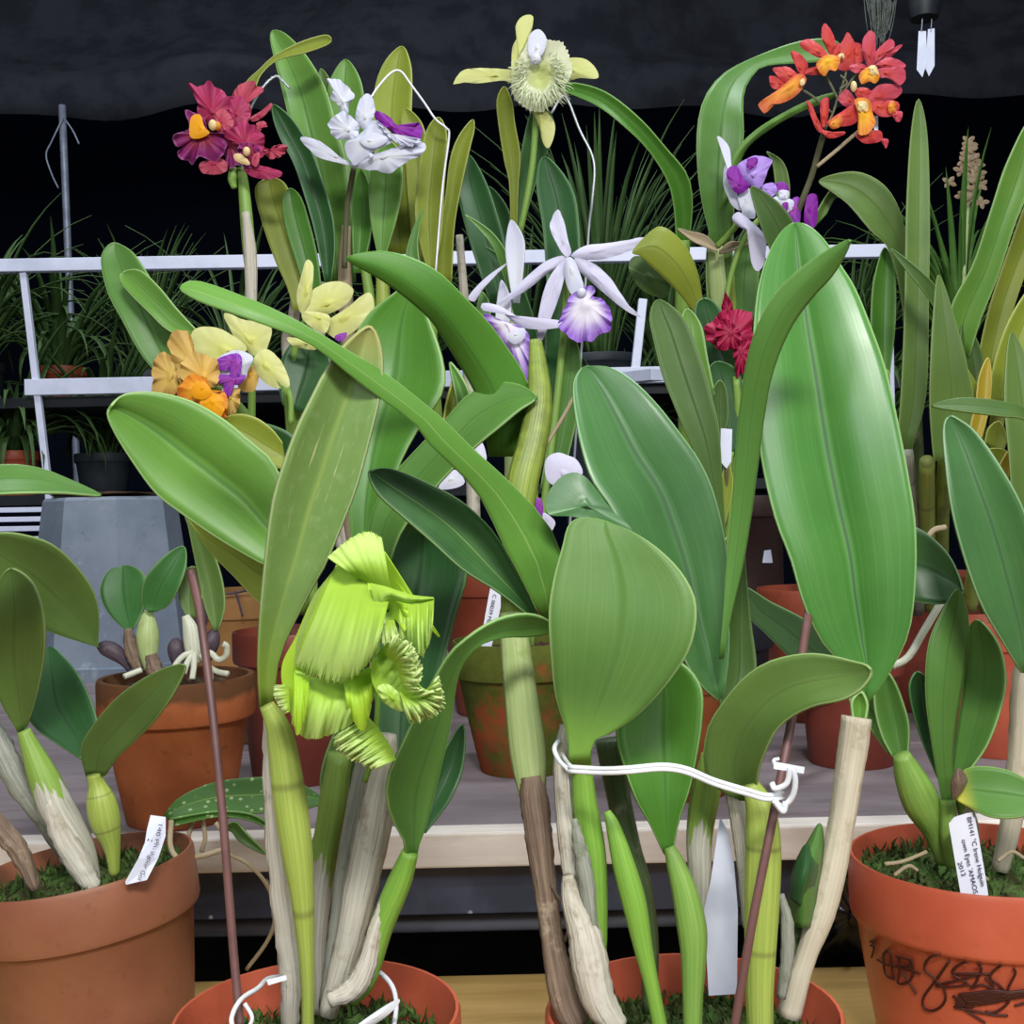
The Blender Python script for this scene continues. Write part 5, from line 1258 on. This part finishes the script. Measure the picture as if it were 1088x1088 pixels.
leaf(rc, '1052,430 1055,390 1072,340 1098,300 1120,285', '1070,430 1088,385 1105,340 1118,310 1120,285', (1.06, 1.05, 1.05), G['yellowg'], fold=.005)
leaf(rc, '1080,620 1073,500 1067,420 1075,353', '1110,620 1115,500 1100,410 1075,353', (1.0, .99, 1.0), G['olive'], fold=.005)
leaf(rc, '1026,472 1036,430 1040,400 1050,380', '1040,476 1050,440 1054,405 1050,380', (1.04, 1.05), G['yellow'], fold=.003)
leaf(rc, '1052,516 1046,495 1050,478', '1062,512 1072,490 1068,478 1050,478', (1.05, 1.05), G['yellowg'], fold=.003)
leaf(rc, '1066,520 1060,500 1075,475', '1076,500 1080,488 1075,475', (1.03, 1.03), G['yellow'], fold=.003)
leaf(rc, '1046,470 1050,455 1062,448', '1066,480 1070,465 1062,448', (1.05, 1.05), G['yellowg'], fold=.003)
leaf(rc, '1010,470 1020,440 1030,420 1022,385', '1028,462 1038,440 1044,420 1022,385', (1.08, 1.08), G['yellowg'], fold=.003)
for s, m in (('975,650,9 968,560,9 962,480,8', 'grey'), ('990,650,9 985,560,9 985,490,8', 'ygreen'), ('1000,650,8 1000,560,8 1005,480,8', 'olive'), ('1030,650,8 1040,560,8 1040,470,7 1040,430,7', 'ygreen'), ('1060,650,8 1056,560,8 1056,480,8 1062,425,7', 'ygreen'), ('1085,650,9 1092,600,9', 'olive'), ('982,650,7 978,560,7 972,440,7 965,370,6', 'dgreen'), ('945,650,6 945,500,6 940,395,5', 'green'), ('1045,650,7 1030,520,7 1015,410,7 1008,350,6', 'green')):
    tube(rc, s, (1.36, 1.2, 1.1), K[m])
line(rc, '975,590 990,565 1005,560', 3, 1.05, K['tan'], 'root')
simple('flower_pot', 'tall red brown pot standing behind the giant leaf at right', 'pot', 948, 1.75, 0, .05, .045, .33, 'dbrown', band=.03)
# grey pot at left, upside down, with dusty base up
b = basept(122, 1.92, SHELF)
t = thing('upturned_pot', 'large upturned faceted grey plastic pot at the back left', 'pot', b)
V, Fc, U = [], [], []
N = 8
prof = [(.145, 0), (.147, .02), (.137, .022), (.104, .278), (.100, .283), (.085, .284), (0, .2845)]
for k, (a, z) in enumerate(prof):
    for j in range(N):
        q = 6.28318*(j+.5)/N; V.append(b+Vector((a*math.cos(q), a*math.sin(q), z))); U.append((j/N, z/.284*.85))
for k in range(len(prof)-1):
    for j in range(N):
        Fc.append((k*N+j, k*N+(j+1) % N, (k+1)*N+(j+1) % N, (k+1)*N+j))
mk('pot_wall', V, Fc, PM['greyplastic'], t, U, smooth=False)
V = [b+Vector((0, 0, .2855))]+[b+Vector((.095*math.cos(6.283*j/16), .095*math.sin(6.283*j/16), .286+.004*rnd.random())) for j in range(16)]
V += [b+Vector((0, 0, .294))]
mk('dust_layer', V, [(0, 1+(j+1) % 16, 1+j) for j in range(16)]+[(17, 1+j, 1+(j+1) % 16) for j in range(16)], bark, t)
# dark grey pots further back
simple('flower_pot', 'dark slate pot standing between upturned grey pot and rail', 'pot', 165, 2.45, 0, .1, .075, .2, 'dgrey', z=pt(300, 560, 2.3).z, band=.03) if False else None
t = simple('flower_pot', 'dark grey pot behind the white star flower on the raised board', 'pot', 650, 1.9, 0, .075, .06, .40, 'dgrey', band=.03)
# ---------------------------------------------------------------- camera, light
cd = bpy.data.cameras.new('camera'); cam = bpy.data.objects.new('camera', cd); COL.objects.link(cam)
M_ = Matrix((RIGHT, UP, -FWD)).transposed().to_4x4(); M_.translation = CAM
cam.matrix_world = M_
cd.sensor_width = 36; cd.sensor_fit = 'HORIZONTAL'; cd.lens = 36*F/1088; cd.clip_start = .02
SC.camera = cam
def area(name, loc, target, sx, sy, power, col):
    l = bpy.data.lights.new(name, 'AREA'); l.shape = 'RECTANGLE'; l.size = sx; l.size_y = sy; l.energy = power; l.color = col
    o = bpy.data.objects.new(name, l); COL.objects.link(o); o.location = loc
    o.rotation_euler = (Vector(target)-Vector(loc)).to_track_quat('-Z', 'Y').to_euler()
    return o
area('unseen_lamp', (.12, -.5, 2.1), (.0, .75, 1.2), .34, .16, 21, (1.0, .985, .96))  # overhead greenhouse key light, fixture out of view
area('unseen_lamp', (-.6, -.7, 1.9), (.0, .75, 1.2), .8, .25, 9, (.95, .97, 1.0))  # added left fill for the front plants
area('unseen_lamp', (.75, -.6, 1.85), (.0, .75, 1.2), .6, .25, 9, (.97, .98, 1.0))  # added right lamp, gives the leaves a second sheen
area('unseen_lamp', (.6, .9, 2.7), (.1, 1.5, 1.2), .5, .2, 15, (.9, .95, 1.0))  # added fill above the back rows
area('unseen_lamp', (-1.0, 1.7, 3.3), (-.2, 3.6, 1.8), .6, .2, 30, (.88, .94, 1.0))  # added to brighten the shade cloth and the far plants
w = bpy.data.worlds.new('night'); SC.world = w; w.use_nodes = True
bg = w.node_tree.nodes['Background']; bg.inputs[0].default_value = (.75, .85, 1, 1); bg.inputs[1].default_value = .2
SC.view_settings.view_transform = 'Standard'; SC.view_settings.look = 'None'; SC.view_settings.exposure = 0; SC.view_settings.gamma = 1
SC.view_settings.use_curve_mapping = False
